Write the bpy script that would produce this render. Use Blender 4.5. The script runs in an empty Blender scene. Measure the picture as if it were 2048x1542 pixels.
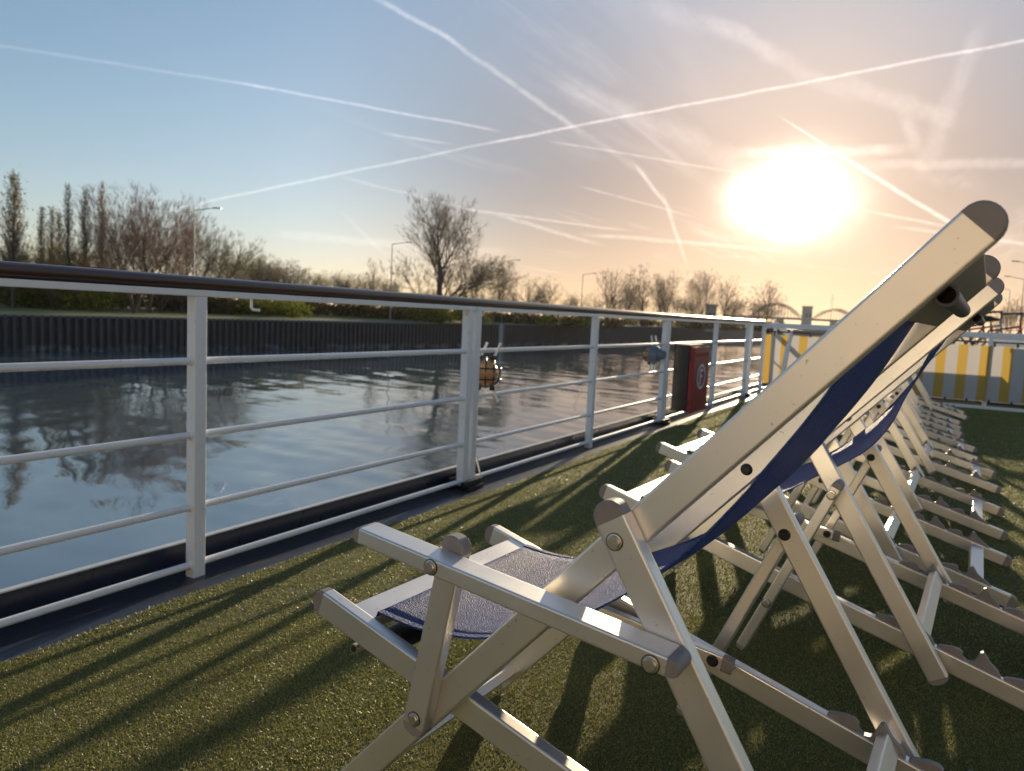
import bpy, bmesh, math, random
import numpy as np
from mathutils import Vector, Matrix

C = bpy.context.scene.collection
SC = bpy.context.scene

# ------------------------------------------------------------------ camera, sky, sun, exposure
CAM_H, YAW, PITCH, ROLL, FPX = 0.9708, math.radians(29.2), 0.0943, 0.0464, 1500.0
SUN_AZ, SUN_EL = math.radians(-9.36), math.radians(9.2)      # azimuth from +Y towards +X
EYE = 5.5                                                    # eye above the water
ZW = CAM_H - EYE

def cam_axes():
    cp, sp = math.cos(PITCH), math.sin(PITCH)
    f = Vector((0, cp, -sp)); u = Vector((0, sp, cp)); r = Vector((1, 0, 0))
    c, s = math.cos(ROLL), math.sin(ROLL)
    r, u = r * c + u * s, u * c - r * s
    q = Matrix.Rotation(YAW, 3, 'Z')
    return q @ r, q @ u, q @ f
CR, CU, CF = cam_axes()
def ray(x, y):                                               # direction seen at a pixel of the 2048 x 1542 photo
    return (CF * FPX + CR * (x - 1024) - CU * (y - 771)).normalized()

cam_d = bpy.data.cameras.new('camera'); cam = bpy.data.objects.new('camera', cam_d); C.objects.link(cam)
cam.matrix_world = Matrix(((CR.x, CU.x, -CF.x, 0), (CR.y, CU.y, -CF.y, 0), (CR.z, CU.z, -CF.z, CAM_H), (0, 0, 0, 1)))
cam_d.sensor_width = 36; cam_d.lens = FPX / 2048 * 36; cam_d.clip_start = 0.05; cam_d.clip_end = 9000
cam_d.dof.use_dof = True; cam_d.dof.focus_distance = 1.30; cam_d.dof.aperture_fstop = 6.5
SC.camera = cam

SC.view_settings.view_transform = 'Standard'; SC.view_settings.look = 'None'
SC.view_settings.gamma = 1; SC.view_settings.exposure = 0.68
SUN_DIR = Vector((math.sin(SUN_AZ) * math.cos(SUN_EL), math.cos(SUN_AZ) * math.cos(SUN_EL), math.sin(SUN_EL)))
sun_d = bpy.data.lights.new('sun', 'SUN'); sun = bpy.data.objects.new('sun', sun_d); C.objects.link(sun)
sun.rotation_euler = SUN_DIR.to_track_quat('Z', 'Y').to_euler()
sun_d.energy = 5.0; sun_d.angle = math.radians(0.6); sun_d.color = (1.0, 0.80, 0.52)

class NT:                                                    # tiny node-tree writer
    def __init__(s, tree): s.t = tree; s.L = tree.links
    def n(s, kind, **kw):
        nd = s.t.nodes.new(kind)
        for k, v in kw.items():
            if k.startswith('i_'):
                key = k[2:]; key = int(key) if key.isdigit() else key.replace('_', ' ')
                if hasattr(v, 'is_output') or isinstance(v, bpy.types.NodeSocket): s.L.new(v, nd.inputs[key])
                else: nd.inputs[key].default_value = v
            else: setattr(nd, k, v)
        return nd
    def m(s, op, a, b=None, c=None, clamp=False):
        nd = s.t.nodes.new('ShaderNodeMath'); nd.operation = op; nd.use_clamp = clamp
        for i, v in enumerate((a, b, c)):
            if v is None: continue
            if isinstance(v, bpy.types.NodeSocket): s.L.new(v, nd.inputs[i])
            else: nd.inputs[i].default_value = v
        return nd.outputs[0]
    def dot(s, a, b):
        nd = s.t.nodes.new('ShaderNodeVectorMath'); nd.operation = 'DOT_PRODUCT'
        s.L.new(a, nd.inputs[0])
        if isinstance(b, bpy.types.NodeSocket): s.L.new(b, nd.inputs[1])
        else: nd.inputs[1].default_value = b
        return nd.outputs['Value']
    def ss(s, v, lo, hi):                                    # smooth step
        nd = s.t.nodes.new('ShaderNodeMapRange'); nd.interpolation_type = 'SMOOTHSTEP'
        s.L.new(v, nd.inputs[0]); nd.inputs[1].default_value = lo; nd.inputs[2].default_value = hi
        return nd.outputs[0]
    def mix(s, f, a, b, mode='MIX'):
        nd = s.t.nodes.new('ShaderNodeMix'); nd.data_type = 'RGBA'; nd.blend_type = mode
        for idx, v in ((0, f), (6, a), (7, b)):
            if isinstance(v, bpy.types.NodeSocket): s.L.new(v, nd.inputs[idx])
            else: nd.inputs[idx].default_value = v if idx == 0 else (*v, 1) if len(v) == 3 else v
        return nd.outputs[2]
    def noise(s, vec, scale, detail=4, rough=0.5, dist=0.0):
        nd = s.n('ShaderNodeTexNoise', i_Scale=scale, i_Detail=detail, i_Roughness=rough, i_Distortion=dist)
        if vec is not None: s.L.new(vec, nd.inputs['Vector'])
        return nd.outputs['Fac']
    def ramp(s, f, stops):
        nd = s.t.nodes.new('ShaderNodeValToRGB'); s.L.new(f, nd.inputs[0]); e = nd.color_ramp.elements
        while len(e) < len(stops): e.new(0.5)
        for k, (p, c) in zip(e, stops):
            k.position = p; k.color = (*c, 1) if not isinstance(c, (int, float)) else (c, c, c, 1)
        return nd.outputs[0]
    def mapping(s, vec, scale=(1, 1, 1), rot=(0, 0, 0), loc=(0, 0, 0)):
        nd = s.n('ShaderNodeMapping'); s.L.new(vec, nd.inputs[0])
        nd.inputs['Location'].default_value = loc; nd.inputs['Rotation'].default_value = rot; nd.inputs['Scale'].default_value = scale
        return nd.outputs[0]

def build_world():
    w = bpy.data.worlds.new('World'); SC.world = w; w.use_nodes = True
    t = w.node_tree; t.nodes.clear(); N = NT(t)
    out = N.n('ShaderNodeOutputWorld'); bg = N.n('ShaderNodeBackground')
    sky = N.n('ShaderNodeTexSky'); sky.sky_type = 'NISHITA'; sky.sun_disc = False
    sky.sun_elevation = SUN_EL; sky.sun_rotation = SUN_AZ
    sky.air_density = 1.0; sky.dust_density = 0.4; sky.ozone_density = 3.0; sky.altitude = 0
    d = N.n('ShaderNodeTexCoord').outputs['Generated']
    ca = N.dot(d, tuple(SUN_DIR))                            # cosine of the angle from the sun
    z = N.n('ShaderNodeSeparateXYZ'); t.links.new(d, z.inputs[0]); z = z.outputs['Z']
    # thin cirrus: bands stretched across a flat layer high above
    zc = N.m('MAXIMUM', z, 0.04)
    flat = N.n('ShaderNodeVectorMath', operation='DIVIDE'); t.links.new(d, flat.inputs[0])
    cz = N.n('ShaderNodeCombineXYZ'); [t.links.new(zc, cz.inputs[i]) for i in range(3)]
    t.links.new(cz.outputs[0], flat.inputs[1]); fl = flat.outputs[0]
    cm = N.mapping(fl, (0.55, 0.16, 0), (0, 0, 0.62), (3.1, 1.7, 0))
    big = N.ss(N.noise(cm, 1.4, 3, 0.55, 0.6), 0.50, 0.74)
    cm2 = N.mapping(fl, (2.4, 0.30, 0), (0, 0, 0.95), (0.4, 0.2, 0))
    fine = N.noise(cm2, 2.2, 7, 0.62, 0.9)
    near = N.ss(ca, 0.80, 0.99)
    cirrus = N.m('MULTIPLY', N.m('MULTIPLY', big, N.ss(fine, 0.36, 0.72)), N.m('MULTIPLY_ADD', near, 0.50, 0.05))
    total = cirrus
    # contrails: straight streaks between two directions of the sky
    wob = N.noise(d, 16, 4, 0.6); puff = N.noise(d, 95, 5, 0.7)
    def trail(a, b, wid, amp, tail=0.02):
        A, B = ray(*a), ray(*b); nrm = A.cross(B).normalized(); mid = (A + B).normalized(); tan = nrm.cross(mid).normalized()
        ha = A.dot(tan); hb = B.dot(tan); lo, hi = min(ha, hb), max(ha, hb)
        off = N.m('MULTIPLY_ADD', wob, wid * 1.4, N.dot(d, tuple(nrm)))
        off = N.m('ABSOLUTE', N.m('ADD', off, -wid * 0.7))
        prof = N.m('SUBTRACT', 1.0, N.ss(off, wid * 0.10, wid * 0.80))
        s_ = N.dot(d, tuple(tan))
        ends = N.m('MULTIPLY', N.ss(s_, lo - tail, lo + tail), N.m('SUBTRACT', 1.0, N.ss(s_, hi - tail, hi + tail)))
        fr = N.ss(N.dot(d, tuple(mid)), 0.1, 0.2)
        return N.m('MULTIPLY', N.m('MULTIPLY', prof, ends), N.m('MULTIPLY', N.m('MULTIPLY', fr, amp), N.m('MULTIPLY_ADD', puff, 2.2, -0.10)))
    for a, b, wd, am in [((352, 417), (1024, 276), .0030, .55), ((1010, 279), (2200, 52), .0032, .85),
                         ((-60, 82), (520, 172), .0032, .35), ((480, 166), (985, 260), .0030, .60),
                         ((755, -2), (905, 82), .0055, .60), ((890, 72), (1145, 252), .0060, .42),
                         ((1130, 245), (1290, 345), .0080, .22), ((1276, 336), (1335, 412), .0045, .75), ((1330, 400), (1368, 515), .0045, .6),
                         ((780, 268), (888, 286), .0030, .45), ((1110, 284), (1460, 342), .0028, .40),
                         ((1574, 242), (1700, 324), .0022, .9), ((1690, 316), (1910, 452), .0042, 1.1),
                         ((690, 356), (960, 424), .0034, .28), ((930, 418), (1240, 460), .0030, .45), ((1000, 432), (1190, 486), .0048, .45),
                         ((1180, 470), (1560, 500), .0050, .45), ((1745, 424), (1890, 452), .0030, .6), ((1800, 455), (2080, 492), .0036, .5),
                         ((690, 430), (760, 500), .0050, .18), ((1170, 375), (1375, 430), .0026, .4), ((560, 470), (1010, 505), .0100, .20),
                         ((1960, 60), (1850, 330), .0200, .22), ((1420, 40), (1700, 190), .0170, .20), ((1300, 10), (1560, 110), .0200, .16),
                         ((1690, 160), (1900, 240), .0170, .28), ((1130, 170), (1480, 330), .0230, .22), ((1480, 306), (1800, 300), .0110, .55),
                         ((1750, 330), (2150, 326), .0100, .35), ((1810, 230), (1830, 300), .0130, .35)]:
        total = N.m('ADD', total, trail(a, b, wd, am))
    # forward scattering in the thin cloud round the sun
    dz = N.m('SUBTRACT', z, SUN_DIR.z); cflat = N.m('SUBTRACT', ca, N.m('MULTIPLY', N.m('MULTIPLY', dz, dz), 0.62))
    h1 = N.m('POWER', N.m('MAXIMUM', N.m('MULTIPLY_ADD', N.m('SUBTRACT', N.noise(d, 7, 4, 0.6), 0.5), 0.006, cflat), 0.0), 700.0); h2 = N.m('POWER', N.m('MAXIMUM', ca, 0.0), 60.0); h3 = N.m('POWER', N.m('MAXIMUM', ca, 0.0), 9.0)
    def vm(op, a, b):
        k = N.n('ShaderNodeVectorMath', operation=op)
        for i_, v_ in ((0, a), (1, b)):
            if isinstance(v_, bpy.types.NodeSocket): t.links.new(v_, k.inputs[i_])
            else: k.inputs[i_].default_value = v_
        return k.outputs[0]
    soft = vm('ADD', vm('MULTIPLY', sky.outputs[0], (SKY_SOFT,) * 3), (1, 1, 1))     # the photo's compressed highlights
    col = vm('DIVIDE', sky.outputs[0], soft)
    col = vm('MULTIPLY', col, N.mix(N.m('MULTIPLY', N.ss(ca, 0.80, 0.995), N.m('SUBTRACT', 1.0, N.m('MULTIPLY', N.ss(z, 0.14, 0.50), 0.80))), SKY_FAR, SKY_TINT))
    def add(base, fac, c):
        k = N.n('ShaderNodeVectorMath', operation='SCALE'); k.inputs[0].default_value = c; t.links.new(fac, k.inputs['Scale'])
        a_ = N.n('ShaderNodeVectorMath', operation='ADD'); t.links.new(base, a_.inputs[0]); t.links.new(k.outputs[0], a_.inputs[1])
        return a_.outputs[0]
    col = add(col, h1, HALO1); col = add(col, h2, HALO2); col = add(col, h3, HALO3)
    low = N.m('MULTIPLY', N.m('SUBTRACT', 1.0, N.ss(z, -0.02, 0.20)), N.ss(ca, 0.78, 0.98))
    col = add(col, low, HORIZON)
    warm = N.m('MULTIPLY_ADD', N.ss(ca, 0.45, 0.99), 1.2, 0.70)
    col = add(col, N.m('MULTIPLY', total, warm), CLOUD)
    t.links.new(col, bg.inputs[0]); bg.inputs[1].default_value = SKY_STRENGTH
    t.links.new(bg.outputs[0], out.inputs[0])
SKY_STRENGTH, SKY_SOFT = 0.15, 0.10
SKY_FAR, SKY_TINT = (1.06, 0.94, 0.90), (0.455, 0.365, 0.345)
HALO1, HALO2, HALO3 = (15, 13, 10.5), (1.35, 0.88, 0.40), (0.2, 0.1, 0.03)
CLOUD, HORIZON = (0.92, 0.78, 0.72), (0.95, 0.50, 0.10)
build_world()

# ------------------------------------------------------------------ helpers
def link(name, me, mat=None, parent=None):
    o = bpy.data.objects.new(name, me); C.objects.link(o)
    if mat: me.materials.append(mat)
    if parent: o.parent = parent
    return o
def obj(name, bm, mat, parent=None, smooth=True, angle=32):
    me = bpy.data.meshes.new(name)
    if id(bm) in FLAT: angle = min(angle, 12); FLAT.discard(id(bm))
    bmesh.ops.recalc_face_normals(bm, faces=bm.faces[:])
    bm.to_mesh(me); bm.free()
    if smooth:
        for p in me.polygons: p.use_smooth = True
        me.set_sharp_from_angle(angle=math.radians(angle))
    return link(name, me, mat, parent)
def raw(name, V, F, mat, parent=None, smooth=False):
    me = bpy.data.meshes.new(name); V = np.asarray(V, np.float32).reshape(-1, 3); F = np.asarray(F, np.int32)
    k = F.shape[1]; me.vertices.add(len(V)); me.vertices.foreach_set('co', V.ravel())
    me.loops.add(F.size); me.loops.foreach_set('vertex_index', F.ravel())
    me.polygons.add(len(F)); me.polygons.foreach_set('loop_start', np.arange(0, F.size, k, dtype=np.int32))
    me.update(calc_edges=True); me.validate()
    if smooth: me.polygons.foreach_set('use_smooth', np.ones(len(F), bool))
    return link(name, me, mat, parent)
def tag(o, label=None, cat=None, group=None, kind=None):
    for k, v in (('label', label), ('category', cat), ('group', group), ('kind', kind)):
        if v: o[k] = v
    return o
def empty(name, loc=(0, 0, 0), rz=0.0):
    o = bpy.data.objects.new(name, None); C.objects.link(o); o.location = loc; o.rotation_euler = (0, 0, rz); o.empty_display_size = 0.1
    return o
def copy_tree(o, parent=None):
    c = o.copy(); C.objects.link(c)
    if parent: c.parent = parent
    for ch in o.children: copy_tree(ch, c)
    return c

def loft(bm, rings, cap=True, closed=True):
    vs = [[bm.verts.new(p) for p in r] for r in rings]
    n = len(vs[0])
    for a, b in zip(vs, vs[1:]):
        for i in range(n if closed else n - 1):
            j = (i + 1) % n; bm.faces.new((a[i], a[j], b[j], b[i]))
    if cap: bm.faces.new(vs[0][::-1]); bm.faces.new(vs[-1])
    return vs
FLAT = set()                                                 # meshes made of flat-sided bars
def rrect(w, h, r, k=3):                                     # rounded rectangle outline, centred
    pts = []
    for cx, cy, a0 in ((w/2-r, h/2-r, 0), (-w/2+r, h/2-r, 90), (-w/2+r, -h/2+r, 180), (w/2-r, -h/2+r, 270)):
        for i in range(k + 1):
            a = math.radians(a0 + 90 * i / k); pts.append((cx + r * math.cos(a), cy + r * math.sin(a)))
    return pts
def add_bar(bm, p0, p1, side, w, h, r=0.003):                # rounded rectangular bar: w along side, h across
    p0, p1, side = Vector(p0), Vector(p1), Vector(side)
    d = (p1 - p0).normalized(); side = (side - d * side.dot(d)).normalized(); up = d.cross(side)
    FLAT.add(id(bm)); loft(bm, [[p + side * a + up * b for a, b in rrect(w, h, r)] for p in (p0, p1)])
def add_box(bm, lo, hi, r=0.0):
    lo, hi = Vector(lo), Vector(hi); c = (lo + hi) / 2
    if r <= 0: r = 0.0005
    add_bar(bm, (c.x, c.y, lo.z), (c.x, c.y, hi.z), (1, 0, 0), hi.x - lo.x, hi.y - lo.y, r)
def add_tube(bm, pts, rad, n=10, cap=True):
    pts = [Vector(p) for p in pts]; rings = []
    rad = [rad] * len(pts) if isinstance(rad, (int, float)) else rad
    ref = None
    for i, p in enumerate(pts):
        d = (pts[min(i + 1, len(pts) - 1)] - pts[max(i - 1, 0)]).normalized()
        if ref is None: ref = Vector((0, 0, 1)) if abs(d.z) < .9 else Vector((1, 0, 0))
        a = d.cross(ref).normalized(); b = d.cross(a); ref = -b if False else ref
        rings.append([p + (a * math.cos(2 * math.pi * k / n) + b * math.sin(2 * math.pi * k / n)) * rad[i] for k in range(n)])
    loft(bm, rings, cap)
def add_disc(bm, c, axis, r, t, n=20):                       # short cylinder from c along axis
    c, axis = Vector(c), Vector(axis).normalized(); add_tube(bm, [c, c + axis * t], r, n)
def add_lathe(bm, c, axis, prof, n=20):                      # prof: (distance along axis, radius)
    c, axis = Vector(c), Vector(axis).normalized()
    a = axis.orthogonal().normalized(); b = axis.cross(a)
    loft(bm, [[c + axis * s + (a * math.cos(2*math.pi*k/n) + b * math.sin(2*math.pi*k/n)) * max(r, 1e-5) for k in range(n)] for s, r in prof])
def add_poly(bm, pts, ext):                                  # flat outline extruded by a vector
    pts = [Vector(p) for p in pts]; ext = Vector(ext)
    a = [bm.verts.new(p) for p in pts]; b = [bm.verts.new(p + ext) for p in pts]
    n = len(pts)
    bm.faces.new(a); bm.faces.new(b[::-1])
    for i in range(n): bm.faces.new((a[i], b[i], b[(i+1) % n], a[(i+1) % n]))

# ------------------------------------------------------------------ materials
def mat(name):
    m = bpy.data.materials.new(name); m.use_nodes = True; t = m.node_tree; t.nodes.clear(); N = NT(t)
    out = N.n('ShaderNodeOutputMaterial'); b = N.n('ShaderNodeBsdfPrincipled'); t.links.new(b.outputs[0], out.inputs[0])
    return m, N, b, out
def setb(N, b, **kw):
    for k, v in kw.items():
        key = {'col': 'Base Color', 'rough': 'Roughness', 'metal': 'Metallic', 'spec': 'Specular IOR Level', 'nrm': 'Normal', 'coat': 'Coat Weight', 'sheen': 'Sheen Weight'}[k]
        if isinstance(v, bpy.types.NodeSocket): N.L.new(v, b.inputs[key])
        else: b.inputs[key].default_value = (*v, 1) if isinstance(v, tuple) and len(v) == 3 else v
def bump(N, h, strength=0.3, dist=0.01):
    nd = N.n('ShaderNodeBump', i_Strength=strength, i_Distance=dist); N.L.new(h, nd.inputs['Height']); return nd.outputs[0]
def ocoord(N): return N.n('ShaderNodeTexCoord').outputs['Object']
def wcoord(N): return N.n('ShaderNodeNewGeometry').outputs['Position']

def m_simple(name, col, rough=0.5, metal=0.0, var=0.15, scale=30, bumpy=0.0, spec=0.5):
    m, N, b, o = mat(name); v = ocoord(N); n = N.noise(v, scale, 5, 0.6)
    dark = tuple(c * (1 - var) for c in col); light = tuple(min(1, c * (1 + var)) for c in col)
    setb(N, b, col=N.mix(n, dark, light), metal=metal, spec=spec)
    setb(N, b, rough=N.m('MULTIPLY_ADD', n, 0.2, rough - 0.1))
    if bumpy: setb(N, b, nrm=bump(N, N.noise(v, scale * 4, 4), bumpy, 0.002))
    return m
def m_aluminium():
    m, N, b, o = mat('satin_aluminium'); v = ocoord(N)
    n1 = N.noise(v, 9, 4, 0.6); n2 = N.noise(v, 260, 3, 0.6); nick = N.noise(v, 130, 5, 0.65, 0.8)
    brush = N.noise(N.mapping(v, (14, 300, 14), (0, 0.83, 0)), 6, 3, 0.6)
    col = N.mix(n1, (0.74, 0.705, 0.655), (0.84, 0.81, 0.765))
    col = N.mix(N.m('MULTIPLY', N.ss(n2, 0.6, 0.8), 0.10), col, (0.55, 0.50, 0.44))
    nk = N.m('MULTIPLY', N.ss(nick, 0.665, 0.69), 0.65)
    col = N.mix(nk, col, (0.20, 0.15, 0.11))
    setb(N, b, col=col, metal=N.m('SUBTRACT', 0.80, N.m('MULTIPLY', nk, 0.7)), rough=N.m('MULTIPLY_ADD', n1, 0.16, 0.31), nrm=bump(N, brush, 0.10, 0.001))
    return m
def m_white_paint():
    m, N, b, o = mat('weathered_white_paint'); v = wcoord(N)
    n = N.noise(v, 24, 6, 0.65); big = N.noise(v, 4, 3)
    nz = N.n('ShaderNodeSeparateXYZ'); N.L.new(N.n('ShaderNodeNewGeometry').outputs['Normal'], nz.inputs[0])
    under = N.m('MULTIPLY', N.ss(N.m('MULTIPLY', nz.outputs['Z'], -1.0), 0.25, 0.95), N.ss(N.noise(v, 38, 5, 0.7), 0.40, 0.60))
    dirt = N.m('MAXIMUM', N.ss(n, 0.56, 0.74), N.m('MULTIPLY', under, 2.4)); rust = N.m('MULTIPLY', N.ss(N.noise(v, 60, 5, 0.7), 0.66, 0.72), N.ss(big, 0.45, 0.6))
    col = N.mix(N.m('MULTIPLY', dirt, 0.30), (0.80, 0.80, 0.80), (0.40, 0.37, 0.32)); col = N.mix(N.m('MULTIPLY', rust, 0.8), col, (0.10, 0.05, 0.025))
    setb(N, b, col=col, rough=N.m('MULTIPLY_ADD', n, 0.25, 0.18), nrm=bump(N, n, 0.25, 0.002))
    return m
def m_wood():
    m, N, b, o = mat('varnished_dark_wood'); v = wcoord(N)
    g = N.noise(N.mapping(v, (60, 2.2, 60)), 2.0, 6, 0.65, 0.4)
    col = N.ramp(g, [(0.25, (0.020, 0.007, 0.004)), (0.55, (0.060, 0.020, 0.012)), (0.8, (0.105, 0.045, 0.030))])
    setb(N, b, col=col, rough=N.m('MULTIPLY_ADD', g, 0.22, 0.22), spec=0.6, coat=0.25, nrm=bump(N, g, 0.25, 0.002)); b.inputs['Coat Roughness'].default_value = 0.2
    return m
def m_fabric():
    m, N, b, o = mat('blue_mesh_fabric'); v = ocoord(N)
    weave = N.n('ShaderNodeTexVoronoi', i_Scale=330.0); N.L.new(v, weave.inputs['Vector'])
    n = N.noise(v, 380, 2, 0.7); n2 = N.noise(v, 11, 4, 0.6)
    thr = N.ss(weave.outputs['Distance'], 0.1, 0.6); sp = N.ss(n, 0.50, 0.64)
    col = N.mix(thr, (0.070, 0.185, 0.62), (0.030, 0.092, 0.34)); col = N.mix(N.m('MULTIPLY', sp, 0.38), col, (0.30, 0.30, 0.42)); col = N.mix(N.m('MULTIPLY', n2, 0.35), col, (0.020, 0.045, 0.20))  # pale specks stand for sun glints, mixed into the base colour
    h = N.m('ADD', N.m('MULTIPLY', thr, 0.6), n)
    setb(N, b, col=col, rough=0.42, spec=0.12, nrm=bump(N, h, 1.0, 0.0045))
    tr = N.n('ShaderNodeBsdfTranslucent'); tr.inputs[0].default_value = (0.045, 0.135, 0.42, 1)
    mx = N.n('ShaderNodeMixShader', i_0=0.32); N.L.new(b.outputs[0], mx.inputs[1]); N.L.new(tr.outputs[0], mx.inputs[2]); N.L.new(mx.outputs[0], o.inputs[0])
    return m
def m_turf():
    m, N, b, o = mat('turf_blades'); g = N.n('ShaderNodeNewGeometry')
    rnd = g.outputs['Random Per Island']; patch = N.noise(g.outputs['Position'], 1.6, 4, 0.6)
    col = N.ramp(rnd, [(0.0, (0.12, 0.14, 0.026)), (0.45, (0.26, 0.28, 0.062)), (0.8, (0.40, 0.39, 0.115)), (1.0, (0.60, 0.52, 0.22))])
    col = N.mix(N.m('MULTIPLY', N.ss(patch, 0.40, 0.70), 0.55), col, (0.230, 0.215, 0.058))
    setb(N, b, col=col, rough=0.45, spec=0.45)
    tr = N.n('ShaderNodeBsdfTranslucent'); N.L.new(col, tr.inputs[0])
    mx = N.n('ShaderNodeMixShader', i_0=0.35); N.L.new(b.outputs[0], mx.inputs[1]); N.L.new(tr.outputs[0], mx.inputs[2]); N.L.new(mx.outputs[0], o.inputs[0])
    return m
def m_deck():
    m, N, b, o = mat('turf_backing'); v = wcoord(N)
    n = N.noise(v, 150, 4, 0.7); f = N.noise(v, 2, 4)
    col = N.ramp(n, [(0.3, (0.060, 0.074, 0.015)), (0.6, (0.13, 0.15, 0.032)), (0.8, (0.22, 0.22, 0.06))])
    setb(N, b, col=N.mix(N.m('MULTIPLY', f, 0.4), col, (0.06, 0.05, 0.02)), rough=0.8, nrm=bump(N, n, 1.0, 0.02))
    return m
def m_margin():
    m, N, b, o = mat('navy_deck_paint'); v = wcoord(N)
    n = N.noise(N.mapping(v, (5, 1.2, 5)), 2.2, 7, 0.66, 0.5); n2 = N.noise(v, 30, 5, 0.7)
    rust = N.ss(n, 0.56, 0.68)
    col = N.mix(N.m('MULTIPLY', rust, 0.75), (0.030, 0.036, 0.052), (0.15, 0.095, 0.060)); col = N.mix(N.m('MULTIPLY', N.ss(n2, 0.62, 0.75), 0.5), col, (0.015, 0.010, 0.008))
    setb(N, b, col=col, rough=N.m('MULTIPLY_ADD', n2, 0.5, 0.12), spec=0.6, nrm=bump(N, n2, 0.35, 0.004))
    return m
def m_water():
    m, N, b, o = mat('canal_water'); v = wcoord(N)
    c = N.noise(N.mapping(v, (1.0, 0.35, 1), (0, 0, -0.5)), 3.2, 3, 0.5, 0.4)
    s = N.noise(N.mapping(v, (0.5, 1, 1), (0, 0, -0.5)), 0.07, 3, 0.5, 0.5)
    h = N.m('MULTIPLY', c, N.m('MULTIPLY_ADD', N.ss(s, 0.40, 0.60), 0.85, 0.15))
    setb(N, b, col=(0.075, 0.105, 0.125), rough=0.01, spec=0.5, nrm=bump(N, h, 1.0, 0.009)); b.inputs['IOR'].default_value = 3.3
    return m
def m_sheetpile():
    m, N, b, o = mat('rusty_sheet_piling'); v = wcoord(N)
    n = N.noise(v, 1.2, 5, 0.65); st = N.noise(N.mapping(v, (2.5, 2.5, 0.2)), 1.0, 4)
    z = N.n('ShaderNodeSeparateXYZ'); N.L.new(v, z.inputs[0])
    tide = N.m('SUBTRACT', 1.0, N.ss(z.outputs['Z'], ZW + 0.25, ZW + 0.75))
    col = N.mix(n, (0.035, 0.029, 0.030), (0.10, 0.08, 0.08)); col = N.mix(N.m('MULTIPLY', N.ss(st, 0.5, 0.7), 0.5), col, (0.10, 0.08, 0.07))
    col = N.mix(N.m('MULTIPLY', tide, N.ss(N.noise(v, 0.6, 4, 0.7), 0.45, 0.62)), col, (0.20, 0.19, 0.19))
    setb(N, b, col=col, rough=0.75)
    return m
def m_bankgrass():
    m, N, b, o = mat('bank_grass'); v = wcoord(N); n = N.noise(v, 0.25, 6, 0.65); f = N.noise(v, 3.5, 3)
    col = N.ramp(n, [(0.3, (0.11, 0.13, 0.034)), (0.6, (0.20, 0.20, 0.065)), (0.8, (0.33, 0.29, 0.15))])
    setb(N, b, col=N.mix(N.m('MULTIPLY', f, 0.4), col, (0.05, 0.055, 0.018)), rough=0.9, nrm=bump(N, f, 0.8, 0.2))
    return m
def m_bark(name, a, c):
    m, N, b, o = mat(name); v = ocoord(N); n = N.noise(N.mapping(v, (3, 3, 0.8)), 2.5, 5, 0.6)
    setb(N, b, col=N.mix(n, a, c), rough=0.9); return m
def m_leaf(name, stops):
    m, N, b, o = mat(name); g = N.n('ShaderNodeNewGeometry'); col = N.ramp(g.outputs['Random Per Island'], stops)
    setb(N, b, col=col, rough=0.9, spec=0.0)
    tr = N.n('ShaderNodeBsdfTranslucent'); N.L.new(col, tr.inputs[0])
    mx = N.n('ShaderNodeMixShader', i_0=0.35); N.L.new(b.outputs[0], mx.inputs[1]); N.L.new(tr.outputs[0], mx.inputs[2]); N.L.new(mx.outputs[0], o.inputs[0])
    return m
def m_banner():
    m, N, b, o = mat('striped_banner_cloth'); v = wcoord(N); s = N.n('ShaderNodeSeparateXYZ'); N.L.new(v, s.inputs[0])
    ph = N.m('FRACT', N.m('DIVIDE', N.m('ADD', s.outputs['X'], 10.02), 0.245))
    st = N.m('MULTIPLY', N.ss(ph, 0.0, 0.03), N.m('SUBTRACT', 1.0, N.ss(ph, 0.45, 0.48)))
    n = N.noise(v, 40, 4)
    col = N.mix(st, (0.50, 0.475, 0.47), (0.52, 0.34, 0.075)); col = N.mix(N.m('MULTIPLY', N.ss(n, 0.55, 0.8), 0.2), col, (0.4, 0.36, 0.3))
    setb(N, b, col=col, rough=0.6)
    tr = N.n('ShaderNodeBsdfTranslucent'); N.L.new(col, tr.inputs[0])
    mx = N.n('ShaderNodeMixShader', i_0=0.33); N.L.new(b.outputs[0], mx.inputs[1]); N.L.new(tr.outputs[0], mx.inputs[2]); N.L.new(mx.outputs[0], o.inputs[0])
    return m

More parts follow.
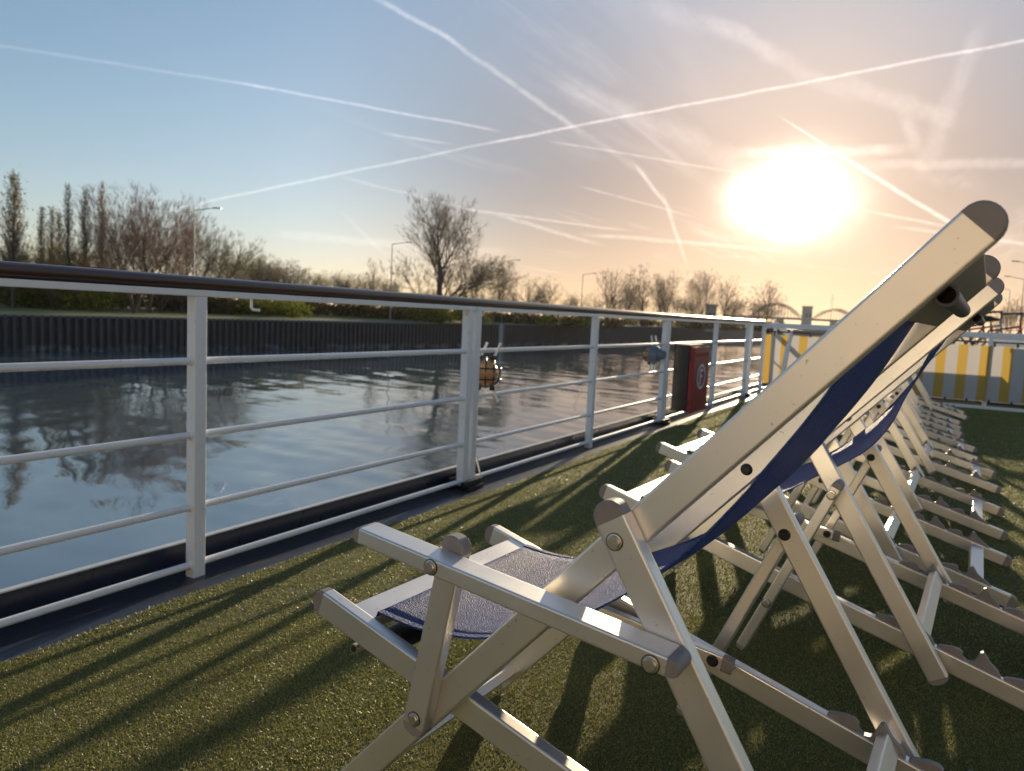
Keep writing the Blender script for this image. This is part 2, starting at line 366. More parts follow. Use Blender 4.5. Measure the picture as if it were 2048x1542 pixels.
M = dict(alu=m_aluminium(), cap=m_simple('grey_plastic_cap', (0.25, 0.222, 0.208), 0.5, 0, 0.25, 40, 0.15), white=m_white_paint(), wood=m_wood(),
         steel=m_simple('bolt_steel', (0.62, 0.56, 0.48), 0.35, 0.9, 0.2, 200), black=m_simple('black_rubber', (0.012, 0.012, 0.014), 0.45, 0, 0.3, 40, 0.1),
         head=m_simple('dark_grey_plastic', (0.15, 0.135, 0.12), 0.42, 0.1, 0.25, 18, 0.1), tube=m_simple('slate_sleeve', (0.055, 0.06, 0.075), 0.5, 0, 0.2, 80),
         fabric=m_fabric(), turf=m_turf(), deck=m_deck(), margin=m_margin(), water=m_water(), pile=m_sheetpile(), bank=m_bankgrass(),
         red=m_simple('red_plastic', (0.27, 0.014, 0.024), 0.45, 0, 0.2, 25, 0.1), hull=m_simple('white_hull_paint', (0.75, 0.75, 0.74), 0.3, 0, 0.08, 3),
         navy=m_simple('navy_paint', (0.012, 0.018, 0.040), 0.3, 0, 0.3, 12), edge=m_simple('pale_edge_trim', (0.55, 0.56, 0.58), 0.4, 0, 0.2, 20),
         banner=m_banner(), mark=m_simple('white_marking', (0.75, 0.74, 0.74), 0.5, 0, 0.05, 40), glass=m_simple('frosted_amber_glass', (0.50, 0.27, 0.12), 0.25, 0, 0.12, 15),
         cream=m_simple('cream_paint', (0.56, 0.455, 0.345), 0.5, 0, 0.05, 2), grey=m_simple('grey_metal_paint', (0.16, 0.19, 0.23), 0.45, 0.2, 0.2, 20), cage=m_simple('dark_cage_metal', (0.05, 0.035, 0.025), 0.5, 0.5, 0.3, 60),
         concrete=m_simple('concrete', (0.36, 0.34, 0.32), 0.85, 0, 0.2, 1.0), pole=m_simple('galvanised_pole', (0.16, 0.17, 0.18), 0.5, 0.4, 0.15, 2),
         barkd=m_bark('dark_bark', (0.060, 0.048, 0.038), (0.13, 0.10, 0.078)), twig=m_bark('grey_twigs', (0.15, 0.118, 0.088), (0.26, 0.205, 0.155)),
         twigr=m_bark('reddish_twigs', (0.22, 0.125, 0.085), (0.34, 0.19, 0.13)), twigo=m_bark('olive_twigs', (0.18, 0.145, 0.055), (0.29, 0.23, 0.095)),
         leafg=m_leaf('spring_leaves', [(0, (0.055, 0.080, 0.014)), (0.5, (0.12, 0.145, 0.028)), (1, (0.24, 0.22, 0.050))]),
         leafy=m_leaf('yellow_buds', [(0, (0.11, 0.095, 0.020)), (0.5, (0.17, 0.14, 0.030)), (1, (0.24, 0.19, 0.05))]),
         leafb=m_leaf('brown_scrub', [(0, (0.040, 0.032, 0.018)), (0.5, (0.075, 0.060, 0.030)), (1, (0.12, 0.095, 0.045))]))

# ------------------------------------------------------------------ water and banks
S_ = 2600
def water():
    R = np.random.default_rng(21); x0, x1, y0, y1, st = -90.0, -2.45, -14.0, 210.0, 0.30
    xs = np.linspace(x0, x1, int((x1 - x0) / st)); ys = np.linspace(y0, y1, int((y1 - y0) / st)); X, Y = np.meshgrid(xs, ys)
    Z = np.zeros_like(X); patch = np.zeros_like(X)
    for _ in range(10):                                      # calm and ruffled patches
        a = R.uniform(0, 2 * np.pi); k = 2 * np.pi / R.uniform(18, 60); patch += np.sin((X * np.cos(a) + Y * np.sin(a)) * k + R.uniform(0, 6.28))
    patch = 0.45 + 0.55 / (1 + np.exp(-patch * 1.2))
    for _ in range(46):
        lam = R.uniform(0.9, 1.0) * np.exp(R.uniform(np.log(1.1), np.log(6.5))); a = math.radians(62) + R.normal(0, 0.55); k = 2 * np.pi / lam
        Z += WAVE * lam ** 0.9 * np.sin((X * np.cos(a) + Y * np.sin(a)) * k + R.uniform(0, 6.28))
    e = np.minimum.reduce([(X - x0) / 4, (x1 - X) / 0.8, (Y - y0) / 6, (y1 - Y) / 40]).clip(0, 1)
    Z = ZW + Z * patch * e
    V = np.stack([X, Y, Z], -1).reshape(-1, 3); nx, ny = len(xs), len(ys)
    i = (np.arange(ny - 1)[:, None] * nx + np.arange(nx - 1)[None]).ravel(); F = np.stack([i, i + 1, i + nx + 1, i + nx], 1)
    n = len(V); E_ = [(-S_, -900), (S_, -900), (S_, S_), (-S_, S_), (x0, y0), (x1, y0), (x1, y1), (x0, y1)]
    V = np.concatenate([V, [(a, b, ZW) for a, b in E_]]); F = np.concatenate([F, n + np.array([(0, 1, 5, 4), (1, 2, 6, 5), (2, 3, 7, 6), (3, 0, 4, 7)])])
    return raw('water', V, F, M['water'], None, True)
WAVE = 0.00115
tag(water(), 'calm rippled canal water reflecting the evening sky', 'water', kind='structure')

K = EYE / 6.5
def bk(x, y, z): return (x * K, y * K, CAM_H + (z - CAM_H) * K)
LINE = [(-97, -60, -1.9), (-92, 0, -1.75), (-88.5, 36, -1.58), (-84.5, 63.5, -1.45), (-80.5, 91, -1.31), (-76, 130, -1.05), (-73, 165, -0.90), (-73, 222, -0.70), (-77, 297, -0.40), (-84, 420, -0.3), (-84, 640, -0.3), (-60, 900, -0.3)]
WALL = [Vector(bk(*p)) for p in LINE]
def along(step):                                             # points along the quay line
    out = []
    for a, b in zip(WALL, WALL[1:]):
        n = max(1, int((b - a).length / step)); out += [a.lerp(b, i / n) for i in range(n)]
    return out + [WALL[-1]]
# sheet piling: trapezoid corrugation
bm = bmesh.new(); top, bot = [], []
per = 0.74; pts = []; acc = 0
for a, b in zip(WALL, WALL[1:]):
    d = (b - a); L = Vector((d.x, d.y, 0)).length; nrm = Vector((d.y, -d.x, 0)).normalized(); n = int(L / per)
    if b.y > 330: n = max(1, int(L / 4))
    for i in range(n):
        for f, o_ in ((0.0, 0), (0.34, 0), (0.5, 0.30), (0.84, 0.30)):
            pts.append(a.lerp(b, (i + f) / n) + nrm * o_ * (1.4 if b.y < 330 else 0.6))
loft(bm, [[Vector((p.x, p.y, p.z)) for p in pts], [Vector((p.x, p.y, ZW - 0.5)) for p in pts]], False, False)
quay = empty('quay_wall', (WALL[4].x, WALL[4].y, ZW)); quay_w = obj('sheet_piling', bm, M['pile'], None, False); quay_w.parent = quay; quay_w.matrix_parent_inverse = Matrix.Translation(-quay.location)
tag(quay, 'dark rusty sheet pile quay wall along the far side of the canal', 'quay wall')
bm = bmesh.new()
al = along(12)
loft(bm, [[p + Vector((0.36, 0, 0.06)) for p in al], [p + Vector((-0.45, 0, 0.06)) for p in al], ], False, False)
loft(bm, [[p + Vector((0.36, 0, 0.06)) for p in al], [p + Vector((0.36, 0, -0.14)) for p in al]], False, False)
cb = obj('capping_beam', bm, M['pole'], None, False); cb.parent = quay; cb.matrix_parent_inverse = Matrix.Translation(-quay.location)
bm = bmesh.new()                                             # ladder recess panel
q0 = WALL[5]; add_box(bm, (q0.x + 0.26, q0.y - 0.8, ZW - 0.2), (q0.x + 0.42, q0.y + 0.8, q0.z - 0.05), 0.02)
lp = obj('ladder_panel', bm, M['concrete'], None, False); lp.parent = quay; lp.matrix_parent_inverse = Matrix.Translation(-quay.location)

def strip(name, line, offs, m, jit=0.0, seed=1):
    rnd = random.Random(seed); bm = bmesh.new()
    rows = [[Vector((p.x + dx, p.y, p.z + dz + rnd.uniform(-jit, jit) * (abs(dx) > 2))) for p in line] for dx, dz in offs]
    loft(bm, rows, False, False); o = obj(name, bm, m); return o
tag(strip('bank', al, [(-0.30, 0.02), (-2, 0.05), (-6, 0.25), (-14, 0.35), (-45, 0.5), (-160, 1.0), (-900, 2.0)], M['bank'], 0.08), 'grassy far bank above the quay wall', 'bank', kind='structure')
R_LINE = [Vector(p) for p in ((46, 20, ZW + 1.5), (40, 120, ZW + 2.5), (30, 230, ZW + 3.6), (22, 330, ZW + 4.0), (4, 520, ZW + 4.0), (-10, 700, ZW + 4))]
tag(strip('bank', R_LINE, [(-2.0, -5), (0, 0), (6, 0.4), (30, 0.6), (200, 1.0), (900, 2.0)], M['bank'], 0.1), 'low bank on the right beyond the bow', 'bank', kind='structure')
bm = bmesh.new(); loft(bm, [[(-S_, 760, ZW + 3.9), (S_, 760, ZW + 3.9)], [(-S_, S_, ZW + 5.2), (S_, S_, ZW + 5.2)]], False, False)
loft(bm, [[(-S_, 760, ZW - 1), (S_, 760, ZW - 1)], [(-S_, 760, ZW + 3.9), (S_, 760, ZW + 3.9)]], False, False)
tag(obj('land', bm, M['bank']), 'flat land closing the canal far ahead', 'land', kind='structure')

def at(px, depth, z=None):                                   # ground point on the compass bearing of a photo column, at a distance
    d = ray(px, 640); h = Vector((d.x, d.y, 0)).normalized(); f = Vector((CF.x, CF.y, 0)).normalized()
    p = h * (depth / h.dot(f)); p.z = bank_z(p) if z is None else z
    return p
def bank_z(p):
    best = min(WALL, key=lambda q: abs(q.y - p.y)); i = WALL.index(best)
    ys = sorted(WALL, key=lambda q: abs(q.y - p.y))[:2]; a, b = ys
    t = 0 if a.y == b.y else (p.y - a.y) / (b.y - a.y)
    w = a.lerp(b, max(0, min(1, t))); back = max(0, w.x - p.x)
    return w.z + min(0.5, 0.05 + back * 0.018) - 0.06

# ------------------------------------------------------------------ trees
def seg_mesh(segs, sides):
    """segs: arrays p0,p1,r0,r1 -> prism mesh"""
    P0, P1, R0, R1 = [np.array(x, float) for x in zip(*segs)]
    D = P1 - P0; D /= np.linalg.norm(D, axis=1, keepdims=True) + 1e-9
    ref = np.where(np.abs(D[:, 2:3]) < 0.9, [[0, 0, 1.0]], [[1.0, 0, 0]])
    A = np.cross(D, ref); A /= np.linalg.norm(A, axis=1, keepdims=True); B = np.cross(D, A)
    n = len(P0); ang = np.arange(sides) * 2 * np.pi / sides
    ca, sa = np.cos(ang)[None, :, None], np.sin(ang)[None, :, None]
    off = A[:, None] * ca + B[:, None] * sa
    V = np.concatenate([P0[:, None] + off * R0[:, None, None], P1[:, None] + off * R1[:, None, None]], 1).reshape(-1, 3)
    base = np.arange(n)[:, None, None] * 2 * sides; i = np.arange(sides); j = (i + 1) % sides
    F = (base + np.stack([i, j, j + sides, i + sides], 1)[None]).reshape(-1, 4)
    return V, F
def grow(seed, H, style):
    """unit-height tree scaled by H: returns (limb segments, twig segments, tips)"""
    R = random.Random(seed); limbs, twigs, tips = [], [], []
    up = Vector((0, 0, 1))
    def rdir(d, ang):
        o = d.orthogonal().normalized(); o.rotate(Matrix.Rotation(R.uniform(0, 6.283), 3, d)); return (d * math.cos(ang) + o * math.sin(ang)).normalized()
    def branch(p, d, L, r, lvl):
        n = 4 if lvl < 2 else 3
        for k in range(n):
            d = (rdir(d, R.uniform(0.04, style['wiggle'])) + up * style['lift'] * 0.14).normalized()
            q = p + d * (L / n); r2 = r * (0.86 if lvl == 0 else 0.80)
            (limbs if r > 0.022 * H / 16 else twigs).append((p, q, r, r2)); p, r = q, r2
            if lvl < style['depth'] and (k >= style.get('bare', 1) or lvl > 0):
                for _ in range(style['kids'][min(lvl, len(style['kids']) - 1)]):
                    branch(p, rdir(d, R.uniform(*style['spread'])), L * R.uniform(*style['ratio']), r * 0.62, lvl + 1)
        if lvl >= style['depth'] - 1: tips.append(p)
        if lvl < style['depth']: branch(p, rdir(d, 0.3), L * 0.62, r * 0.8, lvl + 1)
    if style.get('poplar'):
        n = 22; p = Vector((0, 0, 0)); lean = Vector((R.uniform(-.03, .03), R.uniform(-.03, .03), 1)).normalized()
        for k in range(n):
            q = p + lean * (H / n) + Vector((R.uniform(-.04, .04), R.uniform(-.04, .04), 0)); f = 1 - k / n; r = 0.014 * H * f + 0.01
            limbs.append((p, q, r, 0.014 * H * (1 - (k + 1) / n) + 0.01)); p = q
            if k >= 2:
                for _ in range(style.get('n', 7)):
                    d = rdir(up, R.uniform(0.30, 0.80)); L = H * style['w'] * (0.35 + 1.5 * f ** 0.9 * min(1, k / 6.0)) * R.uniform(0.6, 1.15); b0 = p.copy(); rr = 0.0030 * H * (0.4 + f)
                    for s in range(3):
                        d2 = (d + up * 0.28 * s).normalized(); b1 = b0 + d2 * L / 3; twigs.append((b0, b1, rr, rr * 0.6)); rr *= 0.6
                        for _ in range(3):
                            e = rdir(d2, R.uniform(0.2, 0.6)); e = (e + up * 0.5).normalized(); twigs.append((b1, b1 + e * L * R.uniform(0.15, 0.32), 0.0011 * H + .004, 0.004)); tips.append(b1 + e * L * 0.2)
                        b0 = b1
    else:
        stems = style.get('stems', 1)
        for s in range(stems):
            d = up if stems == 1 else rdir(up, R.uniform(0.12, style.get('fan', 0.5)))
            branch(Vector((R.uniform(-.2, .2) * (stems > 1), R.uniform(-.2, .2) * (stems > 1), -0.15)), d, H * style['trunk'], H * style['r'] / math.sqrt(stems), 0)
    # sprays of fine twigs at the tips
    if not style.get('poplar'):
        for p in tips:
            for _ in range(style.get('spray', 6)):
                e = rdir((p - Vector((0, 0, H * 0.35))).normalized(), R.uniform(0.1, 0.9)); e = (e + up * 0.25).normalized(); L = H * R.uniform(0.02, 0.055)
                m_ = p + e * L; twigs.append((p, m_, style.get('tr', 0.020) * H / 16 * 1.0, style.get('tr', 0.020) * H / 16 * 0.55))
                for _ in range(2):
                    g = rdir(e, R.uniform(0.2, 0.7)); twigs.append((m_, m_ + g * L * 0.8, style.get('tr', 0.020) * H / 16 * 0.6, style.get('tr', 0.020) * H / 16 * 0.3))
    return limbs, twigs, tips
def leaves(tips, n, size, spread, seed):
    R = np.random.default_rng(seed); T = np.array([tuple(t) for t in tips])[R.integers(0, len(tips), n)] + R.normal(0, spread, (n, 3))
    a = R.normal(0, 1, (n, 3)); a /= np.linalg.norm(a, axis=1, keepdims=True); b = np.cross(a, R.normal(0, 1, (n, 3))); b /= np.linalg.norm(b, axis=1, keepdims=True)
    s = size * R.uniform(0.5, 1.3, (n, 1))
    V = np.stack([T - a * s, T + b * s * 0.6, T + a * s, T - b * s * 0.6], 1).reshape(-1, 3)
    return V, np.arange(4 * n).reshape(n, 4)
STY = dict(
    oak=dict(wiggle=0.30, lift=0.7, depth=3, kids=(2, 2, 1), spread=(0.45, 0.95), ratio=(0.50, 0.72), trunk=0.52, r=0.022, spray=5),
    big=dict(wiggle=0.24, lift=0.75, depth=4, kids=(1, 2, 1, 1), spread=(0.40, 0.85), ratio=(0.52, 0.72), trunk=0.54, r=0.030, spray=3, bare=0),
    multi=dict(wiggle=0.28, lift=0.9, depth=3, kids=(1, 2, 1), spread=(0.30, 0.8), ratio=(0.50, 0.75), trunk=0.50, r=0.022, spray=4, stems=4, fan=0.45, bare=0),
    slim=dict(wiggle=0.24, lift=1.1, depth=3, kids=(2, 1, 1), spread=(0.25, 0.60), ratio=(0.45, 0.62), trunk=0.55, r=0.014, spray=6),
    lean=dict(wiggle=0.26, lift=0.15, depth=3, kids=(2, 1, 1), spread=(0.35, 0.8), ratio=(0.45, 0.65), trunk=0.55, r=0.017, spray=7, stems=1),
    bush=dict(wiggle=0.3, lift=0.6, depth=2, kids=(2, 2), spread=(0.3, 0.9), ratio=(0.55, 0.8), trunk=0.5, r=0.016, spray=10, stems=7, fan=0.8, bare=0),
    poplar=dict(poplar=True, w=0.12, n=18), poplar2=dict(poplar=True, w=0.16, n=20))
PROTO = {}
def tree(name, style, seed, H, loc, label, cat='tree', group=None, twig='twig', leaf=None, nleaf=0, rz=None, lsize=0.16, tilt=None, wide=1.0):
    key = (style, seed, twig, leaf); Hp = 16.0
    if key not in PROTO:
        limbs, twigs, tips = grow(seed, Hp, STY[style])
        zmax = max(t[2] for t in tips); root = empty(name)
        V, F = seg_mesh(limbs, 6); raw('trunk', V, F, M['barkd'], root, True)
        V, F = seg_mesh(twigs, 3); cr = raw('crown', V, F, M[twig], root)
        if leaf:
            V, F = leaves(tips, nleaf, lsize, 0.35, seed); raw('leaves', V, F, M[leaf], cr)
        PROTO[key] = (root, zmax)
        r = root
    else: r = copy_tree(PROTO[key][0])
    s = H / PROTO[key][1]
    r.location = loc; r.scale = (s * wide, s * wide, s); r.rotation_euler = (tilt[0] if tilt else 0, tilt[1] if tilt else 0, random.uniform(0, 6.28) if rz is None else rz)
    r.name = name; tag(r, label, cat, group); return r
random.seed(5)
def hpx(px_h, depth): return px_h / FPX * depth
# poplars at the left (column, top row in the photo, distance)
for px, topy, dep, sd, lb in [(27, 366, 82, 1, 'tall narrow poplar standing alone at the left end of the far bank'),
                              (140, 386, 86, 2, 'slender poplar left of the pair with the thin gap, far bank'),
                              (168, 394, 88, 3, 'slender poplar with a forked tip between two other poplars'),
                              (203, 380, 90, 1, 'slender column poplar beside the reddish bare tree'),
                              (82, 432, 90, 3, 'short feathery poplar right of the tallest poplar'),
                              (102, 434, 92, 2, 'short dense poplar before the slender poplar trio'),
                              (120, 440, 93, 1, 'shortest dense poplar touching the slender poplar trio')]:
    b = at(px, dep); tree('poplar_tree', 'poplar2' if px in (27,) else 'poplar', sd, hpx(612 - topy, dep) * 1.10, b, lb, group='poplars on the far bank', leaf='leafg' if px < 130 else None, nleaf=500, wide=0.9 if px != 27 else 1.0)
big_specs = [  # name, style, seed, px, topy, depth, twig, leaf, nleaf, label, wide
    ('bare_tree', 'multi', 11, 268, 388, 84, 'twigr', None, 0, 'broad reddish bare tree in the middle of the left group', 1.0),
    ('bare_tree', 'multi', 12, 322, 396, 92, 'twig', None, 0, 'tall grey bare tree just right of the reddish tree', 0.85),
    ('bare_tree', 'multi', 13, 240, 432, 95, 'twig', None, 0, 'greyish bare tree between the last poplar and the broad reddish tree', 0.9),
    ('bare_tree', 'slim', 14, 362, 420, 95, 'twig', None, 0, 'slim forked bare tree left of the nearest lamp post', 1.1),
    ('bare_tree', 'multi', 15, 398, 440, 98, 'twig', None, 0, 'bare tree behind the nearest lamp post on the bank', 0.9),
    ('bare_tree', 'oak', 16, 438, 470, 104, 'twigo', None, 0, 'olive brown rounded bare tree right of the nearest lamp post', 1.1),
    ('bare_tree', 'oak', 17, 466, 498, 112, 'twigo', None, 0, 'low olive brown bare tree at the end of the left group', 1.2),
    ('bare_tree', 'oak', 18, 300, 470, 88, 'twigr', None, 0, 'low russet tree below the broad reddish tree', 1.3),
    ('bare_tree', 'bush', 19, 20, 480, 84, 'twigo', 'leafg', 900, 'bushy greenish tree at the foot of the tallest poplar', 1.0),
    ('bare_tree', 'bush', 20, 66, 500, 88, 'twigo', 'leafg', 900, 'bushy greenish tree right of the tallest poplar', 1.1),
    ('bare_tree', 'bush', 21, 112, 490, 84, 'twigo', 'leafg', 900, 'bushy green tree under the short poplars', 1.2),
    ('bare_tree', 'bush', 22, 160, 500, 86, 'twigr', 'leafg', 700, 'bushy tree under the slender poplar trio', 1.1),
    ('solitary_tree', 'big', 31, 882, 402, 118, 'twig', None, 0, 'tallest wide bare tree standing alone in the middle of the bank', 1.42),
    ('leaning_tree', 'lean', 32, 872, 462, 119, 'twigo', 'leafy', 900, 'yellowish tree leaning right out of the tallest bare tree', 1.2),
    ('leaning_tree', 'lean', 33, 852, 496, 116, 'twig', None, 0, 'dark tree leaning left beneath the tallest bare tree', 1.2),
    ('bare_tree', 'oak', 34, 944, 508, 124, 'twig', None, 0, 'bare tree right of the tallest tree, before the third lamp post', 0.85),
    ('bare_tree', 'oak', 35, 985, 520, 126, 'twig', None, 0, 'bare tree close to the left of the third lamp post', 0.9),
    ('bare_tree', 'oak', 36, 1048, 548, 140, 'twig', None, 0, 'rounded bare tree right of the third lamp post', 1.1),
    ('bare_tree', 'oak', 37, 1098, 556, 145, 'twig', None, 0, 'low spreading bare tree right of the rounded tree', 1.2),
    ('bare_tree', 'oak', 38, 1214, 544, 190, 'twig', None, 0, 'first bare tree right of the fourth lamp post', 0.95),
    ('bare_tree', 'oak', 39, 1286, 532, 195, 'twig', None, 0, 'tallest bare tree in the clump right of the fourth lamp post', 0.9),
    ('bare_tree', 'multi', 40, 1250, 560, 200, 'twig', None, 0, 'bare tree between the first and the tallest of the clump', 0.9),
    ('bare_tree', 'multi', 41, 1330, 545, 205, 'twig', None, 0, 'bare tree joined to the right of the tallest of the clump', 0.85),
    ('bare_tree', 'multi', 42, 1400, 544, 210, 'twig', None, 0, 'fan shaped bare tree above the fire hose box', 1.0),
    ('bare_tree', 'oak', 43, 1445, 556, 215, 'twig', None, 0, 'bare tree right beside the fan shaped tree', 0.95),
    ('bare_tree', 'oak', 44, 1532, 564, 250, 'twig', None, 0, 'last bare tree before the arched bridge', 1.1),
    ('bare_tree', 'bush', 45, 1508, 596, 255, 'twig', None, 0, 'low dark tree left of the last bare tree before the bridge', 1.4),
    ('bare_tree', 'slim', 46, 742, 522, 135, 'twig', None, 0, 'thin lone bare tree left of the second lamp post', 0.9),
    ('bare_tree', 'oak', 47, 650, 545, 150, 'twigo', 'leafy', 300, 'small greenish tree between the far row and the second lamp post', 0.8)]
for nm, sty, sd, px, ty, dep, tw, lf, nl, lb, wd in big_specs:
    b = at(px, dep); hy = 581.6 + 0.0464 * px; base = hy + (CAM_H - b.z) / dep * FPX
    rz = {32: -0.5, 33: 2.6}.get(sd); tl = None
    if sd == 32: tl = (-0.10, 0.55); rz = 0
    if sd == 33: tl = (0.05, -0.50); rz = 0
    tree(nm, sty, sd, hpx(base - ty, dep), b, lb, group='bare trees on the far bank', twig=tw, leaf=lf, nleaf=nl, wide=wd, rz=rz, tilt=tl)
# far rows of rounded bare trees
rows = [(485, 640, 505, 540, 175, 13), (665, 800, 548, 556, 190, 9), (800, 1150, 575, 590, 200, 14), (1150, 1490, 585, 600, 260, 14)]
ri = 0
for x0, x1, t0, t1, dep, n in rows:
    for i in range(n):
        f = (i + 0.5) / n; px = x0 + (x1 - x0) * f + random.uniform(-5, 5); ty = t0 + (t1 - t0) * f + random.uniform(-6, 6); dp = dep + random.uniform(-6, 12)
        b = at(px, dp); hy = 581.6 + 0.0464 * px; base = hy + (CAM_H - b.z) / dp * FPX
        tree('row_tree', 'oak', (16, 36, 34)[ri % 3], hpx(base - ty, dp), b, ['one of the rounded bare trees in the far row right of the left group', 'one of the small bare trees in the row left of the second lamp post', 'one of the low bare trees in the row behind the tallest tree', 'one of the low bare trees in the row behind the fourth lamp post'][rows.index((x0, x1, t0, t1, dep, n))],
             group=['far row right of the left group', 'row left of the second lamp post', 'row behind the tallest tree', 'row behind the fourth lamp post'][rows.index((x0, x1, t0, t1, dep, n))], twig='twig' if ri % 3 else 'twigo', wide=1.15); ri += 1
# right bank trees
for px, ty, dep, sd, lb in [(2022, 606, 150, 34, 'bare tree between the lamp posts at the right edge'), (2050, 598, 160, 36, 'bare tree cut by the right edge of the view'), (1992, 622, 170, 16, 'low bare tree behind the bicycles')]:
    b = at(px, dep, ZW + 4.0); hy = 581.6 + 0.0464 * px; tree('bare_tree', 'oak', sd, hpx(hy + 20 - ty, dep), b, lb, group='bare trees on the right bank', twig='twig' if sd != 16 else 'twigo', wide=0.8)
# undergrowth along the foot of the trees
def scrub(name, specs, m, label, seed):
    R = np.random.default_rng(seed); Vs = []
    for px0, px1, dep, h, n in specs:
        for _ in range(n):
            px = R.uniform(px0, px1); d = dep + R.uniform(4, 16); b = at(px, d); hh = h * R.uniform(0.5, 1.15); k = 130
            c = R.normal(0, 1, (k, 3)); c /= np.linalg.norm(c, axis=1, keepdims=True); c *= (R.uniform(0.3, 1, (k, 1)) ** 0.5) * np.array([hh * 0.9, hh * 0.9, hh * 0.55]); c[:, 2] += hh * 0.5
            Vs.append(c + np.array(tuple(b)))
    P = np.concatenate(Vs); n = len(P); a = R.normal(0, 1, (n, 3)); a /= np.linalg.norm(a, axis=1, keepdims=True); b = np.cross(a, R.normal(0, 1, (n, 3))); b /= np.linalg.norm(b, axis=1, keepdims=True); s = R.uniform(0.10, 0.30, (n, 1))
    V = np.stack([P - a * s, P + b * s * .6, P + a * s, P - b * s * .6], 1).reshape(-1, 3)
    return tag(raw(name, V, np.arange(4 * n).reshape(n, 4), m), label, 'undergrowth', kind='stuff')
scrub('undergrowth', [(-20, 210, 80, 4.4, 60), (400, 620, 95, 2.4, 36), (820, 960, 110, 2.6, 26), (1060, 1180, 130, 2.6, 16)], M['leafg'], 'green spring undergrowth at the foot of the bank trees', 3)
scrub('undergrowth', [(-20, 480, 92, 3.4, 130), (480, 900, 112, 3.0, 100), (900, 1240, 130, 2.4, 70), (1240, 1560, 185, 2.6, 80)], M['leafb'], 'brown winter scrub filling the bank behind the quay', 4)

# lamp posts
def lamp_post(base, H, arm_dir, label, arm=2.6):
    r = empty('lamp_post', base); bm = bmesh.new(); add_tube(bm, [(0, 0, -0.2), (0, 0, 1.2)], [0.11, 0.11], 10); add_tube(bm, [(0, 0, 1.2), (0, 0, H)], [0.085, 0.05], 10); obj('pole', bm, M['pole'], r)
    a = Vector(arm_dir).normalized(); bm = bmesh.new(); add_tube(bm, [(0, 0, H - 0.05), a * arm + Vector((0, 0, H + 0.32))], [0.045, 0.035], 8); obj('arm', bm, M['pole'], r)
    bm = bmesh.new(); e = a * arm + Vector((0, 0, H + 0.32)); add_bar(bm, e - a * 0.1, e + a * 0.75, (0, 0, 1), 0.13, 0.26, 0.05); obj('lamp_head', bm, M['grey'], r)
    tag(r, label, 'lamp post', 'lamp posts along the canal'); return r
for px, ty, dep, lb in [(387, 424, 80.5, 'nearest lamp post on the far bank, arm reaching right over the reddish trees'), (780, 490, 107, 'second lamp post on the far bank, left of the tallest bare tree'),
                        (1003, 524, 133, 'third lamp post on the far bank, right of the tallest bare tree'), (1161, 550, 160, 'fourth lamp post, before the clump of bare trees')]:
    b = at(px, dep); hy = 581.6 + 0.0464 * px; base = hy + (CAM_H - b.z) / dep * FPX
    lamp_post(b, hpx(base - ty, dep), (CR.x, CR.y, 0), lb, 2.1)
for px, ty, dep, lb in [(2040, 560, 120, 'taller lamp post at the right edge with its arm reaching left'), (2014, 581, 150, 'shorter lamp post behind the bicycles with its arm reaching left'), (2062, 532, 95, 'lamp post at the far right edge of the view')]:
    b = at(px, dep, ZW + 3.6); hy = 581.6 + 0.0464 * px; base = hy + (CAM_H - b.z) / dep * FPX
    lamp_post(b, hpx(base - ty, dep), (-CR.x, -CR.y, 0), lb, 2.4)

# far bridge with arches, tower, gatehouse and mast
def bridge():
    D = 640
    o0 = at(1520, D, 0); o1 = at(1760, D, 0); ax = (o1 - o0).normalized(); L = (o1 - o0).length; mid = (o0 + o1) / 2
    r = empty('arch_bridge', (mid.x, mid.y, ZW)); zd = CAM_H + 7.4 - ZW; nrm = Vector((-ax.y, ax.x, 0))
    bm = bmesh.new(); add_bar(bm, -ax * L * 0.8 + Vector((0, 0, zd)), ax * L * 0.8 + Vector((0, 0, zd)), (0, 0, 1), 1.8, 6, 0.1); obj('deck', bm, M['pole'], r)
    for px0, px1, h in ((1500, 1604, 12.5), (1624, 1716, 10.0)):
        a = at(px0, D, 0) - mid; b = at(px1, D, 0) - mid; a.z = b.z = zd
        for s in (-3, 3):
            bm = bmesh.new(); n = 16; P = []
            for i in range(n + 1):
                t = i / n; P.append(a.lerp(b, t) + Vector((0, 0, h * 4 * t * (1 - t))) + nrm * s)
            add_tube(bm, P, 0.30, 6)
            Q = [p + Vector((0, 0, -1.7)) if 1 < i < n - 1 else p for i, p in enumerate(P)]
            add_tube(bm, Q[1:-1], 0.22, 6)
            for i in range(1, n): add_tube(bm, [P[i], Vector((P[i].x, P[i].y, zd))], 0.16, 4)
            for i in range(2, n - 2): add_tube(bm, [P[i], Q[i + 1]], 0.16, 4)
            obj('arch', bm, M['pole'], r)
    for px in (1560, 1612, 1668, 1720):
        p = at(px, D, 0) - mid; bm = bmesh.new(); add_box(bm, (p.x - 2.5, p.y - 2.5, -2), (p.x + 2.5, p.y + 2.5, zd - 0.9), 0.2); obj('pier', bm, M['concrete'], r)
    tag(r, 'far steel bridge with two low truss arches under the sun', 'bridge')
bridge()
